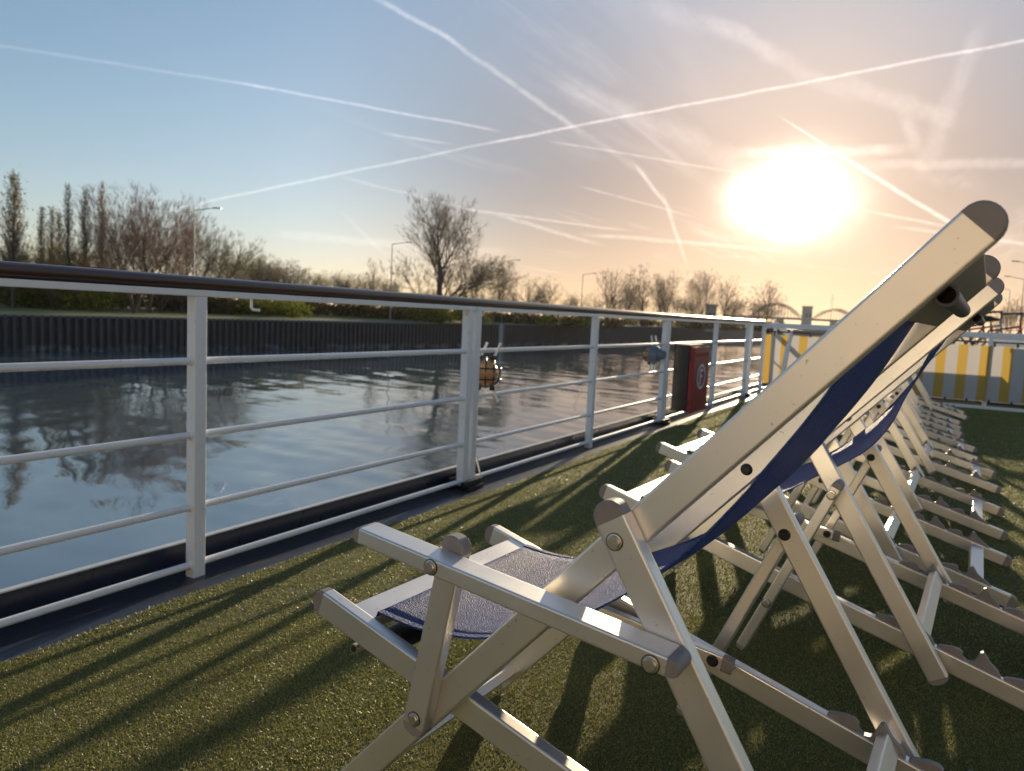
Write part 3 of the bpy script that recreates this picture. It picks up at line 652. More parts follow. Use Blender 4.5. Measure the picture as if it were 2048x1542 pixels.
def block(name, px, dep, wpx, ytop, label, cat, m, roof=True):
    b = at(px, dep, ZW + 3.6); hy = 581.6 + 0.0464 * px; H = (hy - ytop) / FPX * dep + (CAM_H - b.z); w = wpx / FPX * dep
    r = empty(name, b, YAW); bm = bmesh.new(); add_box(bm, (-w / 2, -w / 2, -0.5), (w / 2, w / 2, H), 0.05); obj('wall', bm, m, r, False)
    bm = bmesh.new(); add_box(bm, (-w / 2 - 0.3, -w / 2 - 0.3, H), (w / 2 + 0.3, w / 2 + 0.3, H + 0.4), 0.05); obj('roof', bm, M['pole'], r, False)
    for i in range(2):
        bm = bmesh.new(); x = (-0.22 + 0.44 * i) * w; add_box(bm, (x - w * 0.09, -w / 2 - 0.06, H * 0.55), (x + w * 0.09, -w / 2 + 0.02, H * 0.72), 0.02); obj('window', bm, M['black'], r, False)
    tag(r, label, cat)
block('control_tower', 1613, 520, 15, 614, 'grey square tower between the two bridge arches', 'tower', M['concrete'])
block('gatehouse', 1421, 230, 17, 612, 'small flat roofed hut among the bare trees', 'hut', M['concrete'])
b = at(1661, 500, ZW + 3.6); bm = bmesh.new(); add_tube(bm, [(0, 0, -1), (0, 0, 25)], [0.35, 0.12], 6); add_bar(bm, (-1, 0, 22), (1, 0, 22), (0, 0, 1), 0.15, 0.15, 0.02)
o = obj('radio_mast', bm, M['pole']); o.location = b; tag(o, 'thin mast standing before the right bridge arch', 'mast')

# ------------------------------------------------------------------ ship: hull, deck, turf, railing
RX = -2.21; GX = -2.05; LIP = 0.098; YF = 11.4; YE = 40
def deck_z(x, y):                                            # cambered deck: rises inboard, flatter towards the bow
    def sm(t): t = np.clip(t, 0, 1); return t * t * (3 - 2 * t)
    c = 0.066 * sm((x + 1.98) / 1.05) + 0.019 * sm((x + 0.95) / 1.2)
    return c * np.clip(1 - 0.6 * (y - 3) / 8, 0.35, 1)
ship = empty('ship_hull', (0, 0, ZW))
def under(o, p): o.parent = p; o.matrix_parent_inverse = Matrix.Translation(-p.location); return o
bm = bmesh.new(); add_box(bm, (-2.40, -14, ZW - 1), (8.6, YE, -0.35), 0.02); under(obj('hull_side', bm, M['hull'], None, False), ship)
bm = bmesh.new(); add_box(bm, (-2.312, -14, -0.35), (-2.29, YE, LIP), 0.004); under(obj('sheer_band', bm, M['navy'], None, False), ship)
bm = bmesh.new(); add_box(bm, (-2.314, -14, LIP + 0.0005), (-2.289, YE, LIP + 0.005), 0.002); under(obj('edge_trim', bm, M['edge'], None, False), ship)
tag(ship, 'white ship hull with a navy edge carrying the sun deck above the canal', 'ship')
bm = bmesh.new(); loft(bm, [[(-2.29, -14, 0.0), (-2.29, YE, 0.0)], [(GX + 0.25, -14, 0.0), (GX + 0.25, YE, 0.0)]], False, False)
tag(obj('deck_margin', bm, M['margin'], None, False), 'navy painted steel margin of the deck under the railing', 'deck margin', kind='structure')
bm = bmesh.new(); xs = [GX, GX + 0.07] + [-1.98 + 2.3 * i / 18 for i in range(1, 19)] + [1.5, 8.5]
rows_ = []
for y in [-14 + i * 0.5 for i in range(109)]:
    rows_.append([(x + (0.010 * math.sin(y * 2.1) + 0.006 * math.sin(y * 7.3) if i == 0 else 0), y, float(deck_z(x, y)) + 0.006) for i, x in enumerate(xs)])
loft(bm, rows_, False, False)
tag(obj('deck', bm, M['deck']), 'sun deck covered with artificial turf', 'deck', kind='structure')
def turf():
    R = np.random.default_rng(7); out = []
    def patch(x0, x1, y0, y1, dens, w, h, keep):
        n = int((x1 - x0) * (y1 - y0) * dens); x = R.uniform(x0, x1, n); y = R.uniform(y0, y1, n)
        k = keep(x, y); x, y = x[k], y[k]; n = len(x)
        z = deck_z(x, y) + 0.005
        a = R.uniform(0, 2 * np.pi, n); ln = R.uniform(0.2, 1.5, n); th = R.uniform(0, 2 * np.pi, n); hh = h * R.uniform(0.6, 1.25, n); ww = w * R.uniform(0.6, 1.4, n)
        dx, dy = np.cos(a) * ww, np.sin(a) * ww; tx, ty = np.cos(th) * hh * ln, np.sin(th) * hh * ln
        b = np.stack([x, y, z], 1); A = b + np.stack([dx, dy, 0 * x], 1); B = b - np.stack([dx, dy, 0 * x], 1); T = b + np.stack([tx, ty, hh], 1)
        out.append(np.stack([A, B, T], 1).reshape(-1, 3))
    edge = lambda x, y: x > GX - 0.012 + 0.010 * np.sin(y * 2.1) + 0.006 * np.sin(y * 7.3)
    dist = lambda x, y: np.hypot(x, y)
    vis = lambda x, y: (x < 0.12 * y + 0.75) & (x > -2.2 * y - 0.15)
    patch(-2.07, 0.9, 0.35, 2.4, 120000, 0.0011, 0.0048, lambda x, y: edge(x, y) & vis(x, y) & (dist(x, y) < 2.3))
    patch(-2.07, 1.1, 0.5, 4.4, 36000, 0.0016, 0.0058, lambda x, y: edge(x, y) & vis(x, y) & (dist(x, y) >= 2.3) & (dist(x, y) < 4.2))
    patch(-2.07, 1.6, 3.0, 12, 11000, 0.0030, 0.0070, lambda x, y: edge(x, y) & vis(x, y) & (dist(x, y) >= 4.2))
    V = np.concatenate(out); tag(raw('turf', V, np.arange(len(V)).reshape(-1, 3), M['turf']), 'short olive green artificial turf on the sun deck', 'turf', kind='stuff')
turf()

# wheelhouse added unseen behind the viewpoint to bounce warm sunlight onto the chairs
wh = empty('bounce_wheelhouse', (1.5, -3.2, 0))
bm = bmesh.new(); add_box(bm, (-2.6, -3.0, 0.0), (3.4, 0.0, 2.9), 0.02); obj('wall', bm, M['cream'], wh, False)
bm = bmesh.new(); add_box(bm, (-2.9, -3.2, 2.9), (3.7, 0.35, 3.02), 0.02); obj('roof', bm, M['grey'], wh, False)
for k in range(4):
    x = -2.3 + k * 1.45; f_ = None
    bm = bmesh.new(); add_box(bm, (x, 0.002, 1.55), (x + 1.2, 0.035, 2.35), 0.01); f_ = obj('window', bm, M['grey'], wh, False)
    bm = bmesh.new(); add_box(bm, (x + 0.06, 0.036, 1.61), (x + 1.14, 0.040, 2.29), 0.002); obj('pane', bm, M['black'], f_, False)
tag(wh, 'cream painted wheelhouse with four dark windows, added unseen to bounce warm light onto the chairs', 'bounce_wheelhouse')

POSTS = [-1.7, 0.0, 1.72, 3.435, 3.515, 5.18, 6.85, 6.93, 8.72, 10.40, 10.62]
TOPZ = 1.05; RODS = (0.7617, 0.5046, 0.2500, 0.043)
rail = empty('deck_railing', (RX, 4, 0))
def post(x, y, parent, z1=1.0, w=0.045):
    bm = bmesh.new(); add_bar(bm, (x, y, -0.004), (x, y, z1), (1, 0, 0), w, w + 0.004, 0.004); return under(obj('post', bm, M['white']), parent)
for y in POSTS: post(RX, y, rail, 0.983)
for a, b in ((-14, 3.474), (3.478, 6.888), (6.892, YF + 0.03)):
    bm = bmesh.new(); prof = [(math.cos(t) * 0.037, math.sin(t) * 0.021 + (0.004 if math.sin(t) > 0 else 0)) for t in [2 * math.pi * i / 18 for i in range(18)]]
    loft(bm, [[(RX + p, y, 1.0265 + q) for p, q in prof] for y in (a, b)]); under(obj('handrail', bm, M['wood']), rail)
    bm = bmesh.new(); add_bar(bm, (RX, a + 0.002, 0.994), (RX, b - 0.002, 0.994), (1, 0, 0), 0.052, 0.022, 0.003); under(obj('top_bar', bm, M['white']), rail)
PY = [-14] + POSTS[1:3] + POSTS[3:] + [YF]
for a, b in zip(POSTS, POSTS[1:]):
    if b - a < 0.3: continue
    for z in RODS:
        bm = bmesh.new(); add_tube(bm, [(RX, a + 0.022, z), (RX, a + 0.027, z), (RX, a + 0.031, z), (RX, b - 0.031, z), (RX, b - 0.027, z), (RX, b - 0.022, z)], [0.0175, 0.0165, 0.0125, 0.0125, 0.0165, 0.0175], 12); under(obj('rod', bm, M['white']), rail)
for z in RODS:
    bm = bmesh.new(); add_tube(bm, [(RX, 10.645, z), (RX, YF - 0.03, z)], 0.0125, 12); under(obj('rod', bm, M['white']), rail)
for y in (3.475, 6.89, 10.51):                                # bolted feet under the joints
    bm = bmesh.new(); add_box(bm, (RX - 0.07, y - 0.075, 0.002), (RX + 0.075, y + 0.075, 0.022), 0.004)
    add_bar(bm, (RX + 0.045, y - 0.10, 0.036), (RX + 0.045, y + 0.10, 0.036), (0, 0, 1), 0.030, 0.022, 0.004)
    add_bar(bm, (RX - 0.055, y - 0.09, 0.04), (RX - 0.055, y + 0.09, 0.04), (0, 0, 1), 0.04, 0.022, 0.004); ft = under(obj('foot_clamp', bm, M['black']), rail)
    bm = bmesh.new()
    for k in range(4): add_disc(bm, (RX + 0.05, y - 0.08 + 0.053 * k, 0.045), (0.6, -0.2, 0.8), 0.010, 0.014, 8)
    bo = obj('bolt', bm, M['steel']); bo.parent = ft; bo.matrix_parent_inverse = Matrix.Translation(-rail.location)
# small hook under the top bar
bm = bmesh.new(); add_tube(bm, [(RX + 0.01, 1.945, 0.985), (RX + 0.01, 1.945, 0.952), (RX + 0.012, 1.950, 0.945), (RX + 0.02, 1.975, 0.943)], 0.0055, 8); under(obj('hook', bm, M['white']), rail)
for y in (3.40, 3.56):
    bm = bmesh.new(); add_tube(bm, [(RX + 0.005, y, 0.985), (RX + 0.005, y, 0.965), (RX + 0.005, y + 0.012, 0.955), (RX + 0.005, y + 0.02, 0.968)], 0.004, 6); under(obj('eyelet', bm, M['steel']), rail)
bm = bmesh.new(); add_tube(bm, [(RX + 0.005, 3.548, 0.60), (RX + 0.004, 3.552, 0.4), (RX + 0.006, 3.546, 0.2), (RX + 0.01, 3.55, 0.06), (RX + 0.02, 3.60, 0.05), (RX + 0.012, 3.555, 0.17)], 0.005, 6); under(obj('cable', bm, M['white']), rail)
tag(rail, 'white tube railing with dark wooden handrail along the ship side', 'railing')

# railing bulkhead lamps
def bulkhead(loc, face, label):
    r = empty('bulkhead_lamp', loc); a = Vector(face).normalized(); s = Vector((-a.y, a.x, 0)); up = Vector((0, 0, 1))
    bm = bmesh.new(); add_lathe(bm, -a * 0.075, a, [(-0.035, 0.03), (0.0, 0.036), (0.004, 0.050), (0.03, 0.062), (0.055, 0.068), (0.062, 0.062)], 20); obj('housing', bm, M['grey'], r)
    bm = bmesh.new(); add_lathe(bm, -a * 0.014, a, [(0, 0.058), (0.03, 0.056), (0.055, 0.043), (0.066, 0.022), (0.069, 0.001)], 20); obj('glass', bm, M['glass'], r)
    bm = bmesh.new()
    for k in range(3):
        x = (-0.036, 0, 0.036)[k]; pts = [s * x + up * (0.066 * math.cos(t) * (1 - abs(x) * 4)) + a * (0.068 * math.sin(t) * (1 - abs(x) * 3)) - a * 0.012 for t in [math.pi * i / 10 for i in range(11)]]; add_tube(bm, pts, 0.0035, 6)
    for x in (-0.024, 0.024):
        pts = [up * x + s * (0.066 * math.cos(t)) + a * (0.064 * math.sin(t)) - a * 0.012 for t in [math.pi * i / 10 for i in range(11)]]; add_tube(bm, pts, 0.0035, 6)
    for sx in (-1, 1):
        for sz in (-1, 1): add_box(bm, tuple(s * (0.03 * sx) + up * (0.068 * sz) - a * 0.01 - Vector((0.009,) * 3)), tuple(s * (0.03 * sx) + up * (0.068 * sz) - a * 0.01 + Vector((0.009,) * 3)), 0.002)
    obj('cage', bm, M['cage'], r)
    bm = bmesh.new()
    for k in (-1, 1):
        add_tube(bm, [s * (0.03 * k) + up * 0.06 - a * 0.03, s * (0.03 * k + 0.03) + up * 0.135 - a * 0.03], 0.006, 6); add_tube(bm, [s * (0.03 * k) - up * 0.06 - a * 0.03, s * (0.03 * k + 0.03) - up * 0.13 - a * 0.03], 0.006, 6)
    obj('bracket', bm, M['white'], r); r.scale = (1.3,) * 3; tag(r, label, 'bulkhead lamp', 'caged lamps on the railing')
bulkhead((RX - 0.01, 3.66, 0.63), (0.50, -0.87, 0), 'round caged lamp with amber glass right of the double post')
bulkhead((RX - 0.11, 6.80, 0.66), (-0.98, 0.20, 0), 'caged lamp seen from behind, left of the fire hose box')

# fire hose box
def hose_box():
    x0, x1, y0, y1, z0, z1 = -2.19, -1.985, 7.10, 7.64, 0.115, 0.760
    r = empty('fire_hose_box', ((x0 + x1) / 2, (y0 + y1) / 2, z0)); L = r.location.copy()
    def P(x, y, z): return (x - L.x, y - L.y, z - L.z)
    bm = bmesh.new(); add_box(bm, P(x0, y0, z0), P(x1 - 0.05, y1, z1), 0.012); obj('case', bm, M['black'], r)
    bm = bmesh.new(); add_box(bm, P(x1 - 0.048, y0 - 0.006, z0 - 0.01), P(x1, y1 + 0.006, z1 - 0.02), 0.010)
    for k in range(7): add_box(bm, P(x1 - 0.001, y0 + 0.07 + k * 0.065, z1 - 0.115), P(x1 + 0.005, y0 + 0.10 + k * 0.065, z1 - 0.08), 0.002)
    add_box(bm, P(x1 - 0.001, y0 + 0.01, z0 + 0.10), P(x1 + 0.004, y1 - 0.01, z0 + 0.112), 0.001); lid = obj('lid', bm, M['red'], r)
    for z in (z0 + 0.09, z1 - 0.12):
        bm = bmesh.new(); add_box(bm, P(x1 - 0.085, y0 - 0.016, z - 0.018), P(x1 - 0.035, y0 - 0.002, z + 0.018), 0.003); obj('latch', bm, M['black'], r)
    cy, cz, xx = (y0 + y1) / 2, (z0 + z1) / 2 + 0.01, x1 + 0.003; bm = bmesh.new(); n = 36
    A = [(xx, cy + 0.15 * math.cos(2*math.pi*i/n), cz + 0.125 * math.sin(2*math.pi*i/n)) for i in range(n)]; B = [(xx, cy + 0.122 * math.cos(2*math.pi*i/n), cz + 0.099 * math.sin(2*math.pi*i/n)) for i in range(n)]
    loft(bm, [[P(*q) for q in A], [P(*q) for q in B]], False)
    for b0, b1 in (((-0.045, -0.075), (-0.015, 0.075)), ((-0.015, 0.050), (0.055, 0.075)), ((-0.015, -0.008), (0.035, 0.016))):
        add_box(bm, P(xx - 0.002, cy + b0[0], cz + b0[1]), P(xx + 0.0005, cy + b1[0], cz + b1[1]), 0.0004)
    obj('emblem', bm, M['mark'], lid, False)
    tag(r, 'red fronted fire hose box with a white F in a ring, hung on the railing', 'hose box')
hose_box()

# cross railing with striped banner
cr = empty('end_railing', (0, YF, 0)); XE = 6.2
cposts = [RX + 0.02, -0.62, 0.62, 1.9, 3.3, 4.7, XE]
for x in cposts: post(x, YF, cr, 0.97, 0.05)
bm = bmesh.new(); add_bar(bm, (RX, YF, 0.985), (XE, YF, 0.985), (0, 1, 0), 0.06, 0.075, 0.008); under(obj('top_bar', bm, M['white']), cr)
bm = bmesh.new(); add_bar(bm, (RX, YF, 0.055), (XE, YF, 0.055), (0, 1, 0), 0.04, 0.045, 0.005); under(obj('bottom_bar', bm, M['white']), cr)
for z in (0.90, 0.12):
    for a, b in zip(cposts, cposts[1:]):
        bm = bmesh.new(); add_tube(bm, [(a + 0.026, YF, z), (b - 0.026, YF, z)], 0.010, 8); under(obj('rod', bm, M['cage'] if z > .5 else M['black']), cr)
tag(cr, 'white end railing across the deck carrying the striped banner', 'railing')
bm = bmesh.new(); nx = 160; rows_ = []
for j in range(9):
    z = 0.145 + (0.855 - 0.145) * j / 8; rows_.append([(RX + 0.06 + (XE - RX - 0.1) * i / nx, YF - 0.045 + 0.006 * math.sin(i * 0.9) * math.sin(j * 0.7 + i * 0.13), z + 0.004 * math.sin(i * 1.05)) for i in range(nx + 1)])
loft(bm, rows_, False, False); ban = obj('striped_banner', bm, M['banner']); tag(ban, 'yellow and white striped cloth banner tied to the end railing', 'banner')
for k in range(17):
    x = RX + 0.18 + k * 0.245
    for z0, z1 in ((0.845, 0.905), (0.115, 0.16)):
        bm = bmesh.new(); add_box(bm, (x - 0.012, YF - 0.056, z0), (x + 0.012, YF - 0.036, z1), 0.003); obj('tie', bm, M['black'], ban)
# bent pipe standing before the banner, boxes added behind it to shade the cloth
bm = bmesh.new(); add_tube(bm, [(-1.83, YF - 0.16, 0.0), (-1.85, YF - 0.17, 0.15), (-1.845, YF - 0.16, 0.45), (-1.82, YF - 0.13, 0.70), (-1.80, YF - 0.06, 0.86), (-1.80, YF - 0.03, 0.92)], [0.034, 0.036, 0.036, 0.033, 0.024, 0.016], 12)
tag(obj('vent_pipe', bm, M['white']), 'white curved pipe standing before the left end of the banner', 'pipe')
def shade_locker(x0, x1, y0, y1, h, label):
    r = empty('shade_box', ((x0 + x1) / 2, (y0 + y1) / 2, 0.03)); a, b = (x1 - x0) / 2, (y1 - y0) / 2
    bm = bmesh.new(); add_box(bm, (-a, -b, 0.0), (a, b, h - 0.05), 0.01); obj('box', bm, M['white'], r)
    bm = bmesh.new(); add_box(bm, (-a - 0.015, -b - 0.015, h - 0.048), (a + 0.015, b + 0.015, h), 0.012); obj('lid', bm, M['grey'], r)
    bm = bmesh.new(); add_box(bm, (-0.05, -b - 0.03, h - 0.16), (0.05, -b - 0.002, h - 0.12), 0.004); obj('handle', bm, M['steel'], r); tag(r, label, 'deck locker', 'boxes added to shade the banner')
shade_locker(-1.2, 0.60, 12.35, 12.95, 0.60, 'low deck locker added behind the banner to shade its lower part')
shade_locker(0.66, 3.2, 12.5, 13.2, 0.99, 'tall deck locker added behind the banner to shade its right part')
# sloping stair rail beyond the banner
bm = bmesh.new(); add_bar(bm, (-2.18, 12.2, 1.02), (-1.15, 12.6, 0.12), (0, 1, 0), 0.05, 0.07, 0.006); add_tube(bm, [(-2.18, 12.2, 0.62), (-1.4, 12.5, 0.05)], 0.012, 8); add_bar(bm, (-2.18, 12.2, 0), (-2.18, 12.2, 1.05), (1, 0, 0), 0.05, 0.05, 0.006)
tag(obj('stair_handrail', bm, M['white']), 'sloping stair handrail behind the left part of the banner', 'handrail')

# bicycles beyond the banner, on a raised hatch
bm = bmesh.new(); add_box(bm, (-1.2, 15.6, 0.0), (3.4, 18.4, 0.33), 0.02); tag(obj('deck_hatch', bm, M['white']), 'low white deck hatch carrying the bicycles beyond the banner', 'deck hatch')
def bicycle(loc, rz, colour, label):
    r = empty('bicycle', loc, rz)
    for x in (-0.52, 0.52):
        bm = bmesh.new(); n = 28
        loft_pts = [(x + 0.335 * math.cos(2*math.pi*i/n), 0, 0.35 + 0.335 * math.sin(2*math.pi*i/n)) for i in range(n + 1)]; add_tube(bm, loft_pts, 0.018, 6, False); w = obj('wheel', bm, M['black'], r)
        bm = bmesh.new()
        for i in range(12): add_tube(bm, [(x, 0, 0.35), (x + 0.32 * math.cos(math.pi*i/6), 0, 0.35 + 0.32 * math.sin(math.pi*i/6))], 0.002, 3)
        add_disc(bm, (x, -0.04, 0.35), (0, 1, 0), 0.025, 0.08, 8); obj('spokes', bm, M['steel'], w)
    bm = bmesh.new()
    for a, b in (((-.52, 0, .35), (-.16, 0, .82)), ((-.52, 0, .35), (-.08, 0, .30)), ((-.08, 0, .30), (-.20, 0, .90)), ((-.08, 0, .30), (.36, 0, .80)), ((-.17, 0, .76), (.33, 0, .86)), ((.36, 0, .72), (.32, 0, .98)), ((.36, 0, .72), (.52, 0, .35))): add_tube(bm, [a, b], 0.020, 8)
    obj('frame', bm, colour, r)
    bm = bmesh.new(); add_tube(bm, [(-.34, 0, .98), (-.22, 0, .985), (-.05, 0, .975)], [0.075, 0.06, 0.02], 8); add_tube(bm, [(-.20, 0, .90), (-.21, 0, .96)], 0.014, 6); obj('saddle', bm, M['black'], r)
    bm = bmesh.new(); add_tube(bm, [(.16, -.31, 1.10), (.30, -.20, 1.12), (.34, 0, 1.08), (.30, .20, 1.12), (.16, .31, 1.10)], 0.016, 8); add_tube(bm, [(.32, 0, .96), (.34, 0, 1.08)], 0.018, 8)
    for s in (-1, 1): add_tube(bm, [(.20, s * .285, 1.105), (.10, s * .34, 1.095)], 0.022, 8)
    obj('handlebar', bm, M['black'], r)
    bm = bmesh.new(); add_tube(bm, [(-.08, -.09, .30), (-.08, .09, .30)], 0.015, 6); add_tube(bm, [(-.08, -.09, .30), (.06, -.10, .20)], 0.012, 6); add_tube(bm, [(-.08, .09, .30), (-.22, .10, .40)], 0.012, 6); obj('crank', bm, M['steel'], r)
    tag(r, label, 'bicycle', 'bicycles parked beyond the banner')
bicycle((0.42, 16.4, 0.33), 0.25, M['red'], 'red bicycle parked beyond the banner, handlebar above the rail')
bicycle((0.72, 16.9, 0.33), 0.10, M['grey'], 'grey bicycle parked behind the red one')
bicycle((1.10, 17.4, 0.33), 0.35, M['red'], 'farther red bicycle, nearest the right edge of the view')

# ------------------------------------------------------------------ deck chairs
Z0 = 0.085; WC = 0.372                                       # deck height, centre plane (local w)
def V3(u, w, v): return Vector((u, w, v - Z0))
F1A = (-0.019, 1.074); F1D = Vector((-0.674, -0.739)).normalized(); F1L = 1.325
F2A = (-0.935, 0.453); F2B = (0.285, 0.1085)
F2D = Vector((F2B[0] - F2A[0], F2B[1] - F2A[1])); F2L = F2D.length; F2D.normalize()
F3A = (-0.379, 0.716); F3D = Vector((0.526, -0.850)).normalized(); F3L = 0.64
PIV = (-0.371, 0.691); ARM_R = (-0.297, 0.571); ST_B = (-0.679, 0.354)
TW, TH = 0.025, 0.0445
def pt(a, d, s, t=0.0): return (a[0] + d.x * s - d.y * t, a[1] + d.y * s + d.x * t)
def mir(w, far): return 2 * WC - w if far else w

def bar2(a, b, w0, w1, far, h=TH, r=0.0035):
    bm = bmesh.new(); wm = mir((w0 + w1) / 2, far); add_bar(bm, V3(a[0], wm, a[1]), V3(b[0], wm, b[1]), (0, 1, 0), abs(w1 - w0), h, r); return bm
def cap2(e, d, w0, w1, far, h=TH, bulge=0.026):              # half round plastic end
    n = Vector((-d.y, d.x)); k = 12; P = []
    for i in range(k + 1):
        t = -math.pi / 2 + math.pi * i / k; c = max(0.0, math.cos(t)) ** 0.75; P.append((e[0] + d.x * c * bulge + n.x * math.sin(t) * h / 2, e[1] + d.y * c * bulge + n.y * math.sin(t) * h / 2))
    bm = bmesh.new(); wa, wb = mir(w0, far), mir(w1, far); lo, hi = min(wa, wb), max(wa, wb)
    rings = []
    for w, sc in ((lo, 0.90), (lo + 0.003, 1.0), (hi - 0.003, 1.0), (hi, 0.90)):
        rings.append([V3(e[0] + (p[0] - e[0]) * sc, w, e[1] + (p[1] - e[1]) * sc) for p in P])
    loft(bm, rings); return bm
def bolt2(c, w, out, parent, dark=False, r=0.0085):          # round head on a washer
    bm = bmesh.new(); o = V3(c[0], w, c[1]); a = Vector((0, out, 0))
    add_lathe(bm, o, a, [(0, r * 1.22), (0.0015, r * 1.22), (0.0018, r * 1.02), (0.0042, r * 1.0), (0.0054, r * 0.84), (0.0055, 0.0005)], 20)
    b = obj('bolt', bm, M['black'] if dark else M['steel'], parent)
    bm = bmesh.new(); add_lathe(bm, o, a, [(0.0, r * 1.36), (0.0012, r * 1.36), (0.0013, r * 1.2)], 20); obj('washer', bm, M['black'], parent)

def fabric(root, slack):
    prof = [(-0.838, 0.440), (-0.836, 0.452), (-0.825, 0.4535), (-0.79, 0.450), (-0.736, 0.449), (-0.66, 0.458), (-0.604, 0.472), (-0.54, 0.497), (-0.46, 0.541), (-0.385, 0.596), (-0.345, 0.632), (-0.314, 0.664), (-0.281, 0.702), (-0.24, 0.757), (-0.219, 0.789), (-0.195, 0.825), (-0.165, 0.873), (-0.143, 0.913), (-0.118, 0.962), (-0.103, 0.992)]
    loose = prof[:5] + [(-0.66, 0.452), (-0.60, 0.463), (-0.54, 0.482), (-0.443, 0.527), (-0.364, 0.583), (-0.31, 0.620), (-0.262, 0.657), (-0.225, 0.696), (-0.198, 0.739), (-0.183, 0.775), (-0.172, 0.81), (-0.150, 0.868), (-0.128, 0.925), (-0.113, 0.965), (-0.103, 0.992)]
    def curve(pr, n=64):                                     # smooth curve through the points, evenly spaced along its length
        P = [Vector((a, b, 0)) for a, b in pr]; c = []
        for i in range(len(P) - 1):
            p0, p1, p2, p3 = P[max(i-1, 0)], P[i], P[i+1], P[min(i+2, len(P)-1)]
            for k in range(4):
                t = k / 4; c.append(0.5 * ((2*p1) + (p2-p0)*t + (2*p0-5*p1+4*p2-p3)*t*t + (3*p1-p0-3*p2+p3)*t**3))
        c.append(P[-1]); L = [0.0]
        for a, b in zip(c, c[1:]): L.append(L[-1] + (b - a).length)
        q = np.linspace(0, L[-1], n); return np.stack([np.interp(q, L, [p.x for p in c]), np.interp(q, L, [p.y for p in c])], 1)
    taut = curve(prof); near = curve(loose) if slack else taut
    w0, w1 = 0.128, 2 * WC - 0.128; nw = 12; bm = bmesh.new(); rings = []
    for i in range(len(taut)):
        s = i / (len(taut) - 1); row = []
        for j in range(nw + 1):
            f = j / nw; p = near[i] * (1 - f) + taut[i] * f
            sag = -0.010 * math.sin(math.pi * f) * math.sin(math.pi * s) + 0.0025 * math.sin(s * 26 + f * 5) * (0.3 + abs(f - 0.5)) * math.sin(math.pi * s)
            row.append(V3(p[0], w0 + (w1 - w0) * f, p[1] + sag))
        rings.append(row)
    loft(bm, rings, False, False)
    me_o = obj('seat_fabric', bm, M['fabric'], root, True, 180)
    sm = me_o.modifiers.new('thickness', 'SOLIDIFY'); sm.thickness = 0.0016; sm.offset = 0
    # stitched hems along both edges
    for w, cv in ((w0 + 0.006, near), (w1 - 0.006, taut)):
        bm = bmesh.new(); loft(bm, [[V3(a, w - 0.006, b + 0.0018), V3(a, w + 0.006, b + 0.0018), V3(a, w + 0.006, b - 0.0018), V3(a, w - 0.006, b - 0.0018)] for a, b in cv]); obj('hem', bm, M['fabric'], me_o)

